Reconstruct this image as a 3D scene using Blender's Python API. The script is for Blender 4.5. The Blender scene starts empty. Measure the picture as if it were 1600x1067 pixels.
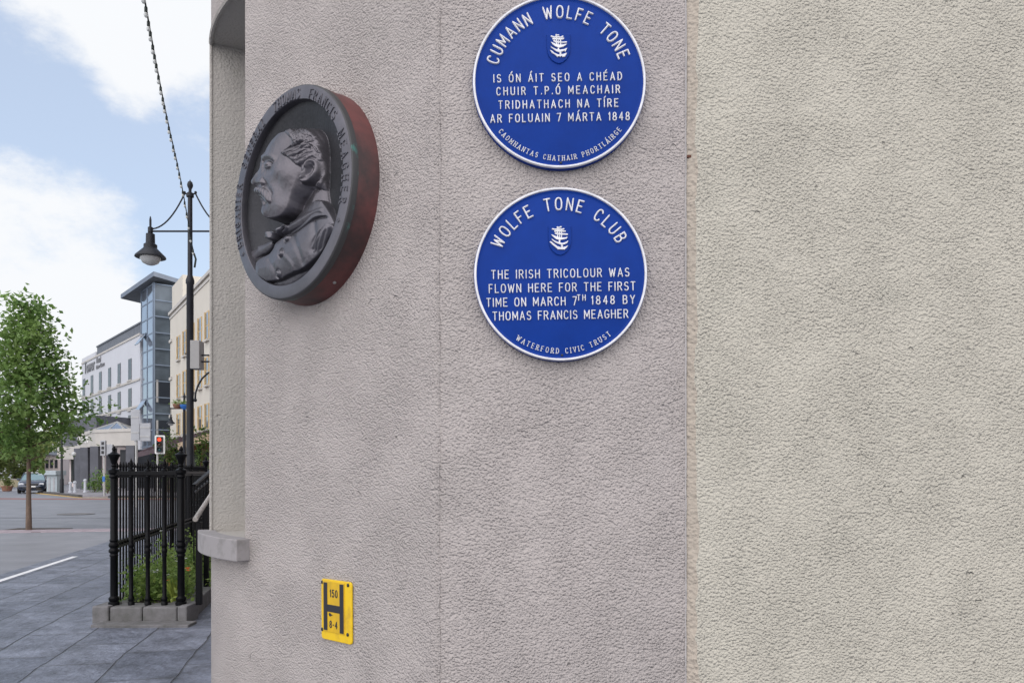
import bpy, bmesh, math, random
import numpy as np
from mathutils import Vector, Matrix, Euler
R_ = math.radians
rnd_ = random.Random(7)
sc = bpy.context.scene
COL = sc.collection

# ------------------------------------------------------------------ camera
EYE = 1.55; FPX = 1200.0; HOR = 737.0
cam_d = bpy.data.cameras.new("camera"); cam = bpy.data.objects.new("camera", cam_d); COL.objects.link(cam)
cam.location = (0, 0, EYE); cam.rotation_euler = (R_(90), 0, 0)
cam_d.sensor_width = 36; cam_d.lens = 27.0; cam_d.shift_y = (HOR - 533.5) / 1600
cam_d.clip_start = 0.05; cam_d.clip_end = 3000
sc.camera = cam

# ------------------------------------------------------------------ light
SUN_EL, SUN_AZ = R_(42), R_(66)
sc.view_settings.view_transform = 'Standard'; sc.view_settings.look = 'None'
sc.view_settings.gamma = 1; sc.view_settings.use_curve_mapping = False
sc.view_settings.exposure = 0.95
w = bpy.data.worlds.new("World"); sc.world = w; w.use_nodes = True
nt = w.node_tree; N = nt.nodes; L = nt.links
for n in list(N): N.remove(n)
out = N.new('ShaderNodeOutputWorld'); bg = N.new('ShaderNodeBackground'); bg.inputs[1].default_value = 0.1
sky = N.new('ShaderNodeTexSky'); sky.sky_type = 'NISHITA'; sky.sun_disc = False
sky.sun_elevation = SUN_EL; sky.sun_rotation = SUN_AZ; sky.air_density = 1.0; sky.dust_density = 1.2; sky.ozone_density = 1.4
tc = N.new('ShaderNodeTexCoord')
def wnoise(scale, det, rough, off, sq=(1, 1, 2.2)):
    mp = N.new('ShaderNodeMapping'); mp.inputs['Location'].default_value = off; mp.inputs['Scale'].default_value = sq
    L.new(tc.outputs['Generated'], mp.inputs['Vector'])
    nz = N.new('ShaderNodeTexNoise'); nz.inputs['Scale'].default_value = scale; nz.inputs['Detail'].default_value = det
    nz.inputs['Roughness'].default_value = rough; L.new(mp.outputs[0], nz.inputs['Vector']); return nz.outputs['Fac']
def wmath(op, a, b):
    m = N.new('ShaderNodeMath'); m.operation = op
    for i, v in enumerate((a, b)):
        if isinstance(v, (int, float)): m.inputs[i].default_value = v
        else: L.new(v, m.inputs[i])
    return m.outputs[0]
def wramp(v, a, b):
    m = N.new('ShaderNodeMapRange'); m.interpolation_type = 'SMOOTHSTEP'
    m.inputs['From Min'].default_value = a; m.inputs['From Max'].default_value = b; L.new(v, m.inputs['Value']); return m.outputs[0]
def mixc(f, a, b):
    m = N.new('ShaderNodeMix'); m.data_type = 'RGBA'
    if isinstance(f, (int, float)): m.inputs[0].default_value = f
    else: L.new(f, m.inputs[0])
    for i, v in ((6, a), (7, b)):
        if isinstance(v, tuple): m.inputs[i].default_value = v
        else: L.new(v, m.inputs[i])
    return m.outputs[2]
def wbump(d, a0, a1):      # 1 towards the world direction d, falling to 0
    v = N.new('ShaderNodeVectorMath'); v.operation = 'DOT_PRODUCT'; L.new(tc.outputs['Generated'], v.inputs[0])
    v.inputs[1].default_value = Vector(d).normalized(); return wramp(v.outputs['Value'], math.cos(R_(a1)), math.cos(R_(a0)))
n1 = wnoise(3.2, 11, .64, (3.1, 1.7, 0.4)); n2 = wnoise(9., 11, .68, (7.3, 2.2, 5.0), (1, 1, 1.6))
cov = wmath('ADD', wmath('MULTIPLY', n1, .62), wmath('MULTIPLY', n2, .38))
big = wbump((-.617, 1, .235), 2.5, 9.5); big2 = wbump((-.54, 1, .13), 2, 8)
streak = wbump((-.567, 1, .615), 1.5, 7.5); streak2 = wbump((-.43, 1, .56), 1.5, 7); streak3 = wbump((-.5, 1, .66), 2, 8); wisp = wbump((-.50, 1, .48), .2, 2.6)
gap = wbump((-.5, 1, .40), 14, 34); cov = wmath('SUBTRACT', cov, wmath('MULTIPLY', gap, .05))
for b_, k_ in ((big, .24), (big2, .12), (streak, .14), (streak2, .14), (streak3, .12), (wisp, .10)): cov = wmath('ADD', cov, wmath('MULTIPLY', b_, k_))
backs = wbump((-.2, -1., .55), 30, 95); cov = wmath('ADD', cov, wmath('MULTIPLY', backs, .22))  # extra cloud cover added out of view behind the camera as wall fill light
mask = wramp(cov, .50, .70)
skyc = mixc(.42, sky.outputs[0], (4.6, 5.0, 5.6, 1))     # thin high veil over the blue
ccol = mixc(wbump((-.35, -1., .5), 25, 108), (4.9, 5.0, 5.15, 1), (13.5, 13.2, 13.6, 1))   # unseen clouds behind the camera brightened to light the walls
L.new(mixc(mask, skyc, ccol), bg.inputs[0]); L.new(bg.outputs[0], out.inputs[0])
sun_d = bpy.data.lights.new("sun", 'SUN'); sun = bpy.data.objects.new("sun", sun_d); COL.objects.link(sun)
sun_d.energy = 2.6; sun_d.angle = R_(.53); sun_d.color = (1, .94, .85)
sdir = Vector((math.sin(SUN_AZ) * math.cos(SUN_EL), math.cos(SUN_AZ) * math.cos(SUN_EL), math.sin(SUN_EL)))
sun.rotation_euler = sdir.to_track_quat('Z', 'Y').to_euler()

# ------------------------------------------------------------------ materials
def mat(name, col, rough=.7, metal=0., var=.0, vscale=3., col2=None, vlo=.35, vhi=.65, bump=0., bscale=60., bdist=.004, spec=.5, stretch=(1, 1, 1), det=6, alpha=None, trans=0., coat=0.):
    m = bpy.data.materials.new(name); m.use_nodes = True; t = m.node_tree; b = t.nodes['Principled BSDF']
    b.inputs['Base Color'].default_value = (*col, 1); b.inputs['Roughness'].default_value = rough
    b.inputs['Metallic'].default_value = metal; b.inputs['Specular IOR Level'].default_value = spec
    if coat: b.inputs['Coat Weight'].default_value = coat
    if trans: b.inputs['Transmission Weight'].default_value = trans
    tcn = t.nodes.new('ShaderNodeTexCoord'); mp = t.nodes.new('ShaderNodeMapping'); mp.inputs['Scale'].default_value = stretch
    t.links.new(tcn.outputs['Object'], mp.inputs['Vector'])
    if col2 is None and var: col2 = tuple(max(0, c * (1 - var)) for c in col)
    if col2 is not None:
        nz = t.nodes.new('ShaderNodeTexNoise'); nz.inputs['Scale'].default_value = vscale; nz.inputs['Detail'].default_value = det
        nz.inputs['Roughness'].default_value = .65; t.links.new(mp.outputs[0], nz.inputs['Vector'])
        mr = t.nodes.new('ShaderNodeMapRange'); mr.inputs['From Min'].default_value = vlo; mr.inputs['From Max'].default_value = vhi
        t.links.new(nz.outputs['Fac'], mr.inputs['Value'])
        mx = t.nodes.new('ShaderNodeMix'); mx.data_type = 'RGBA'; mx.inputs[6].default_value = (*col, 1); mx.inputs[7].default_value = (*col2, 1)
        t.links.new(mr.outputs[0], mx.inputs[0]); t.links.new(mx.outputs[2], b.inputs['Base Color']); m['mix'] = mx.name
    if bump:
        nb = t.nodes.new('ShaderNodeTexNoise'); nb.inputs['Scale'].default_value = bscale; nb.inputs['Detail'].default_value = 5
        t.links.new(mp.outputs[0], nb.inputs['Vector']); bp = t.nodes.new('ShaderNodeBump'); bp.inputs['Strength'].default_value = bump
        bp.inputs['Distance'].default_value = bdist; t.links.new(nb.outputs['Fac'], bp.inputs['Height']); t.links.new(bp.outputs[0], b.inputs['Normal'])
    return m
def stucco(name, col, col2, gscale=75., dist=.006, stain=None):
    """rough cast render: dragged grains over slow float marks, faint blotches and a few stains"""
    m = bpy.data.materials.new(name); m.use_nodes = True; t = m.node_tree; b = t.nodes['Principled BSDF']
    b.inputs['Roughness'].default_value = .9; b.inputs['Specular IOR Level'].default_value = .2
    def node(k, **kw):
        n = t.nodes.new(k)
        for a, v in kw.items(): n.inputs[a.replace('_', ' ')].default_value = v
        return n
    tcn = node('ShaderNodeTexCoord')
    wob = node('ShaderNodeTexNoise', Scale=9., Detail=2.); t.links.new(tcn.outputs['Object'], wob.inputs['Vector'])
    sc_ = t.nodes.new('ShaderNodeVectorMath'); sc_.operation = 'SCALE'; sc_.inputs['Scale'].default_value = .012
    t.links.new(wob.outputs['Color'], sc_.inputs[0])
    ad = t.nodes.new('ShaderNodeVectorMath'); ad.operation = 'ADD'; t.links.new(tcn.outputs['Object'], ad.inputs[0]); t.links.new(sc_.outputs[0], ad.inputs[1])
    mp = node('ShaderNodeMapping'); mp.inputs['Scale'].default_value = (1, 1, 1.15); t.links.new(ad.outputs[0], mp.inputs['Vector'])
    g = node('ShaderNodeTexNoise', Scale=gscale, Detail=5., Roughness=.62); t.links.new(mp.outputs[0], g.inputs['Vector'])
    v = node('ShaderNodeTexVoronoi', Scale=gscale * 1.35); v.feature = 'SMOOTH_F1'; t.links.new(mp.outputs[0], v.inputs['Vector'])
    big = node('ShaderNodeTexNoise', Scale=5., Detail=4.); t.links.new(tcn.outputs['Object'], big.inputs['Vector'])
    amp = node('ShaderNodeMapRange'); amp.inputs['From Min'].default_value = .35; amp.inputs['From Max'].default_value = .65
    amp.inputs['To Min'].default_value = .72; amp.inputs['To Max'].default_value = 1.08; t.links.new(big.outputs['Fac'], amp.inputs['Value'])
    def mth(op, a, c):
        n = t.nodes.new('ShaderNodeMath'); n.operation = op
        for i, q in enumerate((a, c)):
            if isinstance(q, (int, float)): n.inputs[i].default_value = q
            else: t.links.new(q, n.inputs[i])
        return n.outputs[0]
    def smap(v, a, c):
        n = node('ShaderNodeMapRange'); n.interpolation_type = 'SMOOTHSTEP'; n.inputs['From Min'].default_value = a; n.inputs['From Max'].default_value = c; t.links.new(v, n.inputs['Value']); return n.outputs[0]
    g2 = node('ShaderNodeTexNoise', Scale=gscale * .45, Detail=3., Roughness=.5); t.links.new(mp.outputs[0], g2.inputs['Vector'])
    hgt = mth('ADD', mth('MULTIPLY', g.outputs['Fac'], 1.1), mth('MULTIPLY', v.outputs['Distance'], -1.15))
    hgt = mth('ADD', hgt, mth('MULTIPLY', g2.outputs['Fac'], .45))
    hgt = mth('MULTIPLY', hgt, amp.outputs[0])
    pn = node('ShaderNodeTexNoise', Scale=26., Detail=2.); t.links.new(tcn.outputs['Object'], pn.inputs['Vector'])      # scattered pin holes and blown grains
    hgt = mth('SUBTRACT', hgt, mth('MULTIPLY', smap(pn.outputs['Fac'], .72, .80), 1.2))
    sw = node('ShaderNodeTexNoise', Scale=2.2, Detail=2., Distortion=.8); t.links.new(tcn.outputs['Object'], sw.inputs['Vector'])
    hgt = mth('ADD', hgt, mth('MULTIPLY', smap(sw.outputs['Fac'], .485, .52), .22))                                 # edges of float passes
    bp = node('ShaderNodeBump', Strength=1., Distance=dist); t.links.new(hgt, bp.inputs['Height']); t.links.new(bp.outputs[0], b.inputs['Normal'])
    cn = node('ShaderNodeTexNoise', Scale=1.6, Detail=6., Roughness=.6); t.links.new(tcn.outputs['Object'], cn.inputs['Vector'])
    mr = node('ShaderNodeMapRange'); mr.inputs['From Min'].default_value = .35; mr.inputs['From Max'].default_value = .68; t.links.new(cn.outputs['Fac'], mr.inputs['Value'])
    mx = t.nodes.new('ShaderNodeMix'); mx.data_type = 'RGBA'; mx.inputs[6].default_value = (*col, 1); mx.inputs[7].default_value = (*col2, 1); t.links.new(mr.outputs[0], mx.inputs[0])
    last = mx.outputs[2]
    if stain:      # soft mottled dirt patches
        dn = node('ShaderNodeTexNoise', Scale=4.2, Detail=8., Roughness=.7); t.links.new(tcn.outputs['Object'], dn.inputs['Vector'])
        dr = node('ShaderNodeMapRange'); dr.inputs['From Min'].default_value = .6; dr.inputs['From Max'].default_value = .82; dr.inputs['To Max'].default_value = .6; t.links.new(dn.outputs['Fac'], dr.inputs['Value'])
        m2 = t.nodes.new('ShaderNodeMix'); m2.data_type = 'RGBA'; t.links.new(last, m2.inputs[6]); m2.inputs[7].default_value = (*stain, 1); t.links.new(dr.outputs[0], m2.inputs[0]); last = m2.outputs[2]
    t.links.new(last, b.inputs['Base Color'])
    return m
M = {}
M['render_left'] = stucco('grey lilac render', (.430, .392, .372), (.418, .383, .362), 112., .0100, (.335, .32, .285))
M['render_right'] = stucco('warm cream render', (.500, .474, .402), (.490, .465, .394), 108., .0102, (.40, .39, .33))
M['render_strip'] = stucco('tan render bead', (.415, .365, .305), (.37, .33, .275), 62., .007, (.30, .26, .21))
M['render_reveal'] = stucco('painted reveal render', (.40, .375, .345), (.36, .345, .315), 80., .0034, (.29, .29, .22))
M['sill_paint'] = mat('painted sill', (.26, .245, .245), .85, col2=(.17, .162, .155), vscale=14, vlo=.5, vhi=.75, bump=.6, bscale=45, bdist=.003)
M['blue'] = mat('blue enamel paint', (.001, .031, .225), .5, var=.14, vscale=9, bump=.12, bscale=160, bdist=.001, spec=.12)
M['white'] = mat('white sign paint', (.70, .70, .72), .45, var=.22, vscale=25)
M['bronze'] = mat('weathered bronze', (.112, .108, .122), .36, .7, col2=(.078, .076, .086), vscale=9, bump=.15, bscale=120, bdist=.0015)
M['bronze_head'] = mat('worn portrait bronze', (.118, .110, .122), .34, .7, col2=(.088, .083, .092), vscale=9, bump=.12, bscale=120, bdist=.0012)
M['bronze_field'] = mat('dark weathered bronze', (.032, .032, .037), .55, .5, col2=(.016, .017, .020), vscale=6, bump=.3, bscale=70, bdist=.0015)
M['bronze_edge'] = mat('bronze with verdigris', (.05, .05, .052), .55, .4, col2=(.06, .22, .19), vscale=9, vlo=.60, vhi=.74, bump=.3, bscale=70, bdist=.0015)
M['oxide'] = mat('red oxide painted band', (.110, .030, .028), .5, col2=(.030, .015, .015), vscale=5, vlo=.40, vhi=.64, bump=.3, bscale=60, bdist=.002)
M['rust'] = mat('rusty steel', (.09, .03, .015), .8)
M['white_edge'] = mat('worn pale plaster edge', (.40, .38, .37), .9, col2=(.30,.285,.28), vscale=30)
M['stone_dark'] = mat('dark kerb stone', (.07, .072, .078), .8, var=.3, vscale=2)
M['win_pale'] = mat('sky reflecting window glass', (.20, .23, .27), .06, .3, var=.6, vscale=.4, spec=1)
M['sand_wall'] = mat('sandy garden wall', (.50, .45, .30), .85, var=.2, vscale=1)
M['steel'] = mat('dull screw steel', (.35, .35, .34), .4, .8)
M['yellow'] = mat('yellow enamel', (.70, .46, .006), .4, col2=(.50, .31, .02), vscale=22, vlo=.5, vhi=.75)
M['yellow_in'] = mat('deep yellow enamel', (.62, .38, .004), .45, col2=(.5, .31, .01), vscale=30)
M['black_mark'] = mat('chipped black enamel', (.012, .013, .02), .5, col2=(.25, .2, .06), vscale=150, vlo=.66, vhi=.72)
M['iron'] = mat('black gloss iron paint', (.004, .0043, .0055), .36, var=.3, vscale=30, bump=.2, bscale=120, bdist=.001, spec=.12)
M['stone'] = mat('limestone plinth', (.17, .165, .17), .8, col2=(.10, .10, .095), vscale=7, bump=.6, bscale=50, bdist=.006)
M['soil'] = mat('dark soil', (.045, .034, .026), .95, col2=(.09, .075, .06), vscale=40, bump=1, bscale=60, bdist=.02)
M['leaf'] = mat('leaf green', (.14, .25, .055), .55, col2=(.26, .34, .09), vscale=5)
M['tree_leaf'] = mat('street tree leaf', (.125, .225, .06), .5, col2=(.23, .34, .10), vscale=1.1, vlo=.4, vhi=.62)
M['far_leaf'] = mat('distant foliage', (.09, .13, .035), .7, col2=(.16, .19, .05), vscale=.6)
M['climber_leaf'] = mat('climber leaf', (.10, .16, .03), .6, col2=(.05, .09, .02), vscale=2)
M['bark'] = mat('pale brown bark', (.16, .115, .085), .9, col2=(.09, .065, .05), vscale=8, bump=.8, bscale=30, bdist=.01, stretch=(1, 1, .3))
M['orange'] = mat('orange petal', (.75, .14, .02), .6)
M['pink'] = mat('pink petal', (.6, .06, .16), .6)
M['white_petal'] = mat('white petal', (.75, .78, .75), .6)
M['yellow_leaf'] = mat('yellow green blade', (.24, .30, .05), .6)
M['lamp_metal'] = mat('dark grey lamp paint', (.018, .020, .026), .42, var=.3, vscale=6, spec=.25)
M['opal'] = mat('opal lamp glass', (.42, .43, .43), .15)
M['cable'] = mat('green black cable', (.012, .022, .018), .6)
M['bulb'] = mat('clear festoon bulb', (.65, .68, .66), .15, trans=.3)
M['hotel_white'] = mat('pale painted render', (.48, .495, .53), .85, var=.06, vscale=.4)
M['slate'] = mat('blue grey slate', (.13, .145, .17), .7, var=.3, vscale=2)
M['zinc'] = mat('zinc roof sheet', (.15, .17, .21), .4, .4, var=.2, vscale=.5)
M['win_dark'] = mat('dark window glass', (.022, .026, .034), .22, spec=.3)
M['win_frame'] = mat('dark grey window frame', (.10, .11, .12), .5)
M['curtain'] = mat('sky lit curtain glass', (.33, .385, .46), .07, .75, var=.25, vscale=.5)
M['spandrel'] = mat('grey green glazing', (.10, .125, .15), .1, .2, var=.5, vscale=.35, spec=.8)
M['mullion'] = mat('blue grey mullion', (.16, .20, .26), .5, .3)
M['cream'] = mat('cream painted facade', (.52, .49, .43), .85, var=.08, vscale=.5)
M['tan'] = mat('tan window frame', (.50, .36, .17), .6)
M['portico'] = mat('pale fascia paint', (.44, .42, .39), .7, var=.1, vscale=1)
M['letter'] = mat('grey sign letter', (.16, .16, .17), .5)
M['letter_white'] = mat('pale sign letter', (.78, .78, .76), .5)
M['brick'] = mat('orange brown brick', (.32, .13, .055), .85, col2=(.20, .075, .04), vscale=5)
M['awning'] = mat('plum brown awning', (.075, .045, .055), .7, var=.3, vscale=2)
M['sandstone'] = mat('sandstone beam', (.42, .31, .21), .8, var=.2, vscale=2)
M['sign_back'] = mat('grey aluminium sign back', (.34, .35, .37), .5, .3, var=.12, vscale=3)
M['galv'] = mat('galvanised pole', (.42, .42, .41), .5, .4, var=.15, vscale=8)
M['board_white'] = mat('white backing board', (.72, .73, .72), .5)
M['sig_black'] = mat('black signal casing', (.012, .013, .014), .5)
M['lens_dark'] = mat('unlit amber lens', (.06, .03, .012), .2)
M['lens_green'] = mat('unlit green lens', (.01, .07, .08), .2)
M['car_paint'] = mat('dark blue car paint', (.025, .035, .06), .2, .4, coat=.8)
M['car_glass'] = mat('car glass', (.16, .24, .26), .05, spec=1)
M['rubber'] = mat('tyre rubber', (.015, .015, .015), .9)
M['chrome'] = mat('chrome trim', (.5, .5, .5), .2, .9)
M['lampglass'] = mat('headlamp glass', (.6, .62, .65), .1)
M['plate_white'] = mat('number plate white', (.75, .75, .72), .5)
M['bollard_grey'] = mat('pale grey bollard paint', (.44, .46, .50), .6)
M['kiosk'] = mat('blue grey cabinet paint', (.36, .42, .45), .6, var=.1, vscale=3)
M['dark_wall'] = mat('dark slate cladding', (.11, .115, .135), .8, var=.35, vscale=.8)
M['pink_wall'] = mat('pinkish pale render', (.62, .54, .52), .85, var=.1, vscale=.5)
M['box_grey'] = mat('pale grey equipment case', (.30, .295, .29), .6, var=.1, vscale=4)
M['handrail'] = mat('worn pale handrail', (.42, .39, .36), .6, var=.3, vscale=12)
M['basket_blue'] = mat('blue basket liner', (.03, .14, .45), .6)
M['terracotta'] = mat('terracotta pot', (.22, .11, .07), .8)
M['red_paint'] = mat('red fascia paint', (.45, .05, .02), .5)
def emis(name, col, s):
    m = bpy.data.materials.new(name); m.use_nodes = True; b = m.node_tree.nodes['Principled BSDF']
    b.inputs['Base Color'].default_value = (*col, 1); b.inputs['Emission Color'].default_value = (*col, 1); b.inputs['Emission Strength'].default_value = s
    return m
M['lens_red'] = emis('lit red lens', (1, .05, .02), 1.1)
def two_sided_leaf(m):   # thin leaves let some light through
    t = m.node_tree; b = t.nodes['Principled BSDF']; o = t.nodes['Material Output']
    tr = t.nodes.new('ShaderNodeBsdfTranslucent'); mx = t.nodes.new('ShaderNodeMixShader'); mx.inputs[0].default_value = .5
    src = b.inputs['Base Color'].links[0].from_socket if b.inputs['Base Color'].links else None
    if src: t.links.new(src, tr.inputs[0])
    t.links.new(b.outputs[0], mx.inputs[1]); t.links.new(tr.outputs[0], mx.inputs[2]); t.links.new(mx.outputs[0], o.inputs[0])
for k in ('leaf', 'tree_leaf', 'far_leaf', 'climber_leaf'): two_sided_leaf(M[k])

# ------------------------------------------------------------------ builders
class MB:
    def __init__(s): s.v = []; s.f = []; s.mi = []
    def add(s, vs, fs):
        o = len(s.v); s.v += [tuple(p) for p in vs]; s.f += [tuple(i + o for i in f) for f in fs]; return s
    def box(s, x0, y0, z0, x1, y1, z1, m=None):
        vs = [Vector(p) for p in ((x0, y0, z0), (x1, y0, z0), (x1, y1, z0), (x0, y1, z0), (x0, y0, z1), (x1, y0, z1), (x1, y1, z1), (x0, y1, z1))]
        if m is not None: vs = [m @ p for p in vs]
        return s.add(vs, [(0, 3, 2, 1), (4, 5, 6, 7), (0, 1, 5, 4), (1, 2, 6, 5), (2, 3, 7, 6), (3, 0, 4, 7)])
    def bar(s, a, b, wx, wz=None, up=(0, 0, 1)):      # square bar between two points
        a, b = Vector(a), Vector(b); wz = wz or wx; d = (b - a).normalized(); up = Vector(up)
        if abs(d.dot(up)) > .95: up = Vector((0, 1, 0))
        sx = d.cross(up).normalized() * wx / 2; sz = sx.cross(d).normalized() * wz / 2
        vs = [p + i * sx + j * sz for p in (a, b) for i, j in ((-1, -1), (1, -1), (1, 1), (-1, 1))]
        return s.add(vs, [(3, 2, 1, 0), (4, 5, 6, 7), (0, 1, 5, 4), (1, 2, 6, 5), (2, 3, 7, 6), (3, 0, 4, 7)])
    def prism(s, poly, z0, z1, m=None):
        n = len(poly); A = sum(poly[i][0] * poly[(i + 1) % n][1] - poly[(i + 1) % n][0] * poly[i][1] for i in range(n))
        if A < 0: poly = poly[::-1]
        vs = [Vector((x, y, z)) for z in (z0, z1) for x, y in poly]
        if m is not None: vs = [m @ p for p in vs]
        return s.add(vs, [tuple(range(n))[::-1], tuple(range(n, 2 * n))] + [(i, (i + 1) % n, n + (i + 1) % n, n + i) for i in range(n)])
    def tube(s, pts, r, n=8, cap=True):
        pts = [Vector(p) for p in pts]; k = len(pts); rs = r if isinstance(r, (list, tuple)) else [r] * k; vs = []; up = None
        for i, p in enumerate(pts):
            d = (pts[min(i + 1, k - 1)] - pts[max(i - 1, 0)]).normalized()
            if up is None: up = Vector((0, 0, 1)) if abs(d.z) < .9 else Vector((1, 0, 0))
            a = d.cross(up).normalized(); b = a.cross(d).normalized(); up = b
            vs += [p + rs[i] * (math.cos(2 * math.pi * j / n) * a + math.sin(2 * math.pi * j / n) * b) for j in range(n)]
        fs = [(i * n + j, i * n + (j + 1) % n, (i + 1) * n + (j + 1) % n, (i + 1) * n + j) for i in range(k - 1) for j in range(n)]
        if cap: fs += [tuple(range(n))[::-1], tuple(range((k - 1) * n, k * n))]
        return s.add(vs, fs)
    def lathe(s, prof, n=24, o=(0, 0, 0), m=None):       # profile of (radius, z)
        o = Vector(o); vs = []; k = len(prof)
        for r, z in prof:
            for j in range(n):
                p = Vector((r * math.cos(2 * math.pi * j / n), r * math.sin(2 * math.pi * j / n), z)); vs.append((m @ p if m is not None else p) + o)
        fs = [(i * n + j, i * n + (j + 1) % n, (i + 1) * n + (j + 1) % n, (i + 1) * n + j) for i in range(k - 1) for j in range(n)]
        if prof[0][0] > 1e-6: fs.append(tuple(range(n))[::-1])
        if prof[-1][0] > 1e-6: fs.append(tuple(range((k - 1) * n, k * n)))
        return s.add(vs, fs)
    def ring(s, prof, n=64, m=None):                     # closed profile
        vs = []; k = len(prof)
        for r, z in prof:
            for j in range(n):
                p = Vector((r * math.cos(2 * math.pi * j / n), r * math.sin(2 * math.pi * j / n), z)); vs.append(m @ p if m is not None else p)
        return s.add(vs, [(i * n + j, i * n + (j + 1) % n, ((i + 1) % k) * n + (j + 1) % n, ((i + 1) % k) * n + j) for i in range(k) for j in range(n)])
    def ball(s, c, r, n=10, k=6, sz=1):
        prof = [(max(r * math.sin(math.pi * i / k), 0), -r * sz * math.cos(math.pi * i / k)) for i in range(k + 1)]
        prof[0] = (0, -r * sz); prof[-1] = (0, r * sz); return s.lathe(prof, n, c)
    def build(s, name, material, parent=None, smooth=False, bevel=0., off=None, loc=None, seg=2):
        me = bpy.data.meshes.new(name)
        vs = s.v if off is None else [(x - off[0], y - off[1], z - off[2]) for x, y, z in s.v]
        me.from_pydata(vs, [], s.f); me.validate()
        bm = bmesh.new(); bm.from_mesh(me); bmesh.ops.remove_doubles(bm, verts=bm.verts, dist=1e-5)
        if s.recalc: bmesh.ops.recalc_face_normals(bm, faces=bm.faces)
        bm.to_mesh(me); bm.free()
        if smooth:
            me.polygons.foreach_set('use_smooth', [True] * len(me.polygons))
            try: me.set_sharp_from_angle(angle=R_(38))
            except Exception: pass
        me.materials.append(M[material] if isinstance(material, str) else material)
        o = bpy.data.objects.new(name, me); COL.objects.link(o)
        if parent: o.parent = parent
        if loc is not None: o.location = loc
        if bevel:
            b = o.modifiers.new('bevel', 'BEVEL'); b.width = bevel; b.segments = seg; b.limit_method = 'ANGLE'; b.angle_limit = R_(40)
        return o
    recalc = True
def tag(o, label=None, cat=None, group=None, kind=None):
    if label: o['label'] = label
    if cat: o['category'] = cat
    if group: o['group'] = group
    if kind: o['kind'] = kind
    return o
def thing(name, label, cat, loc=(0, 0, 0), rot=(0, 0, 0), group=None):
    o = bpy.data.objects.new(name, None); COL.objects.link(o); o.empty_display_size = .1
    o.location = loc; o.rotation_euler = rot; return tag(o, label, cat, group)
def copy_obj(o, parent, loc=None):
    c = o.copy(); COL.objects.link(c); c.parent = parent
    if loc is not None: c.location = loc
    for ch in list(o.children): copy_obj(ch, c)
    return c
def P(px, py, d): return Vector(((px - 800) / FPX * d, d, EYE + (HOR - py) / FPX * d))
def rotz(a, loc=(0, 0, 0)): return Matrix.Translation(loc) @ Matrix.Rotation(a, 4, 'Z')
def leaves(mb, pts, size, rng, droop=.3, shape='quad'):
    for c in pts:
        a = rng.random() * 6.283; e = rng.gauss(0, .6) - droop; l = size * rng.uniform(.6, 1.3)
        d = Vector((math.cos(a) * math.cos(e), math.sin(a) * math.cos(e), math.sin(e))); u = Vector((rng.gauss(0, .5), rng.gauss(0, .5), 1)).cross(d)
        if u.length < 1e-3: u = Vector((1, 0, 0))
        u = u.normalized() * l * .36; c = Vector(c); nrm = u.cross(d).normalized() * l * .10
        if shape == 'quad': mb.add([c, c + d * l * .5 + u + nrm, c + d * l, c + d * l * .5 - u + nrm], [(0, 1, 2), (0, 2, 3)])

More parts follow.
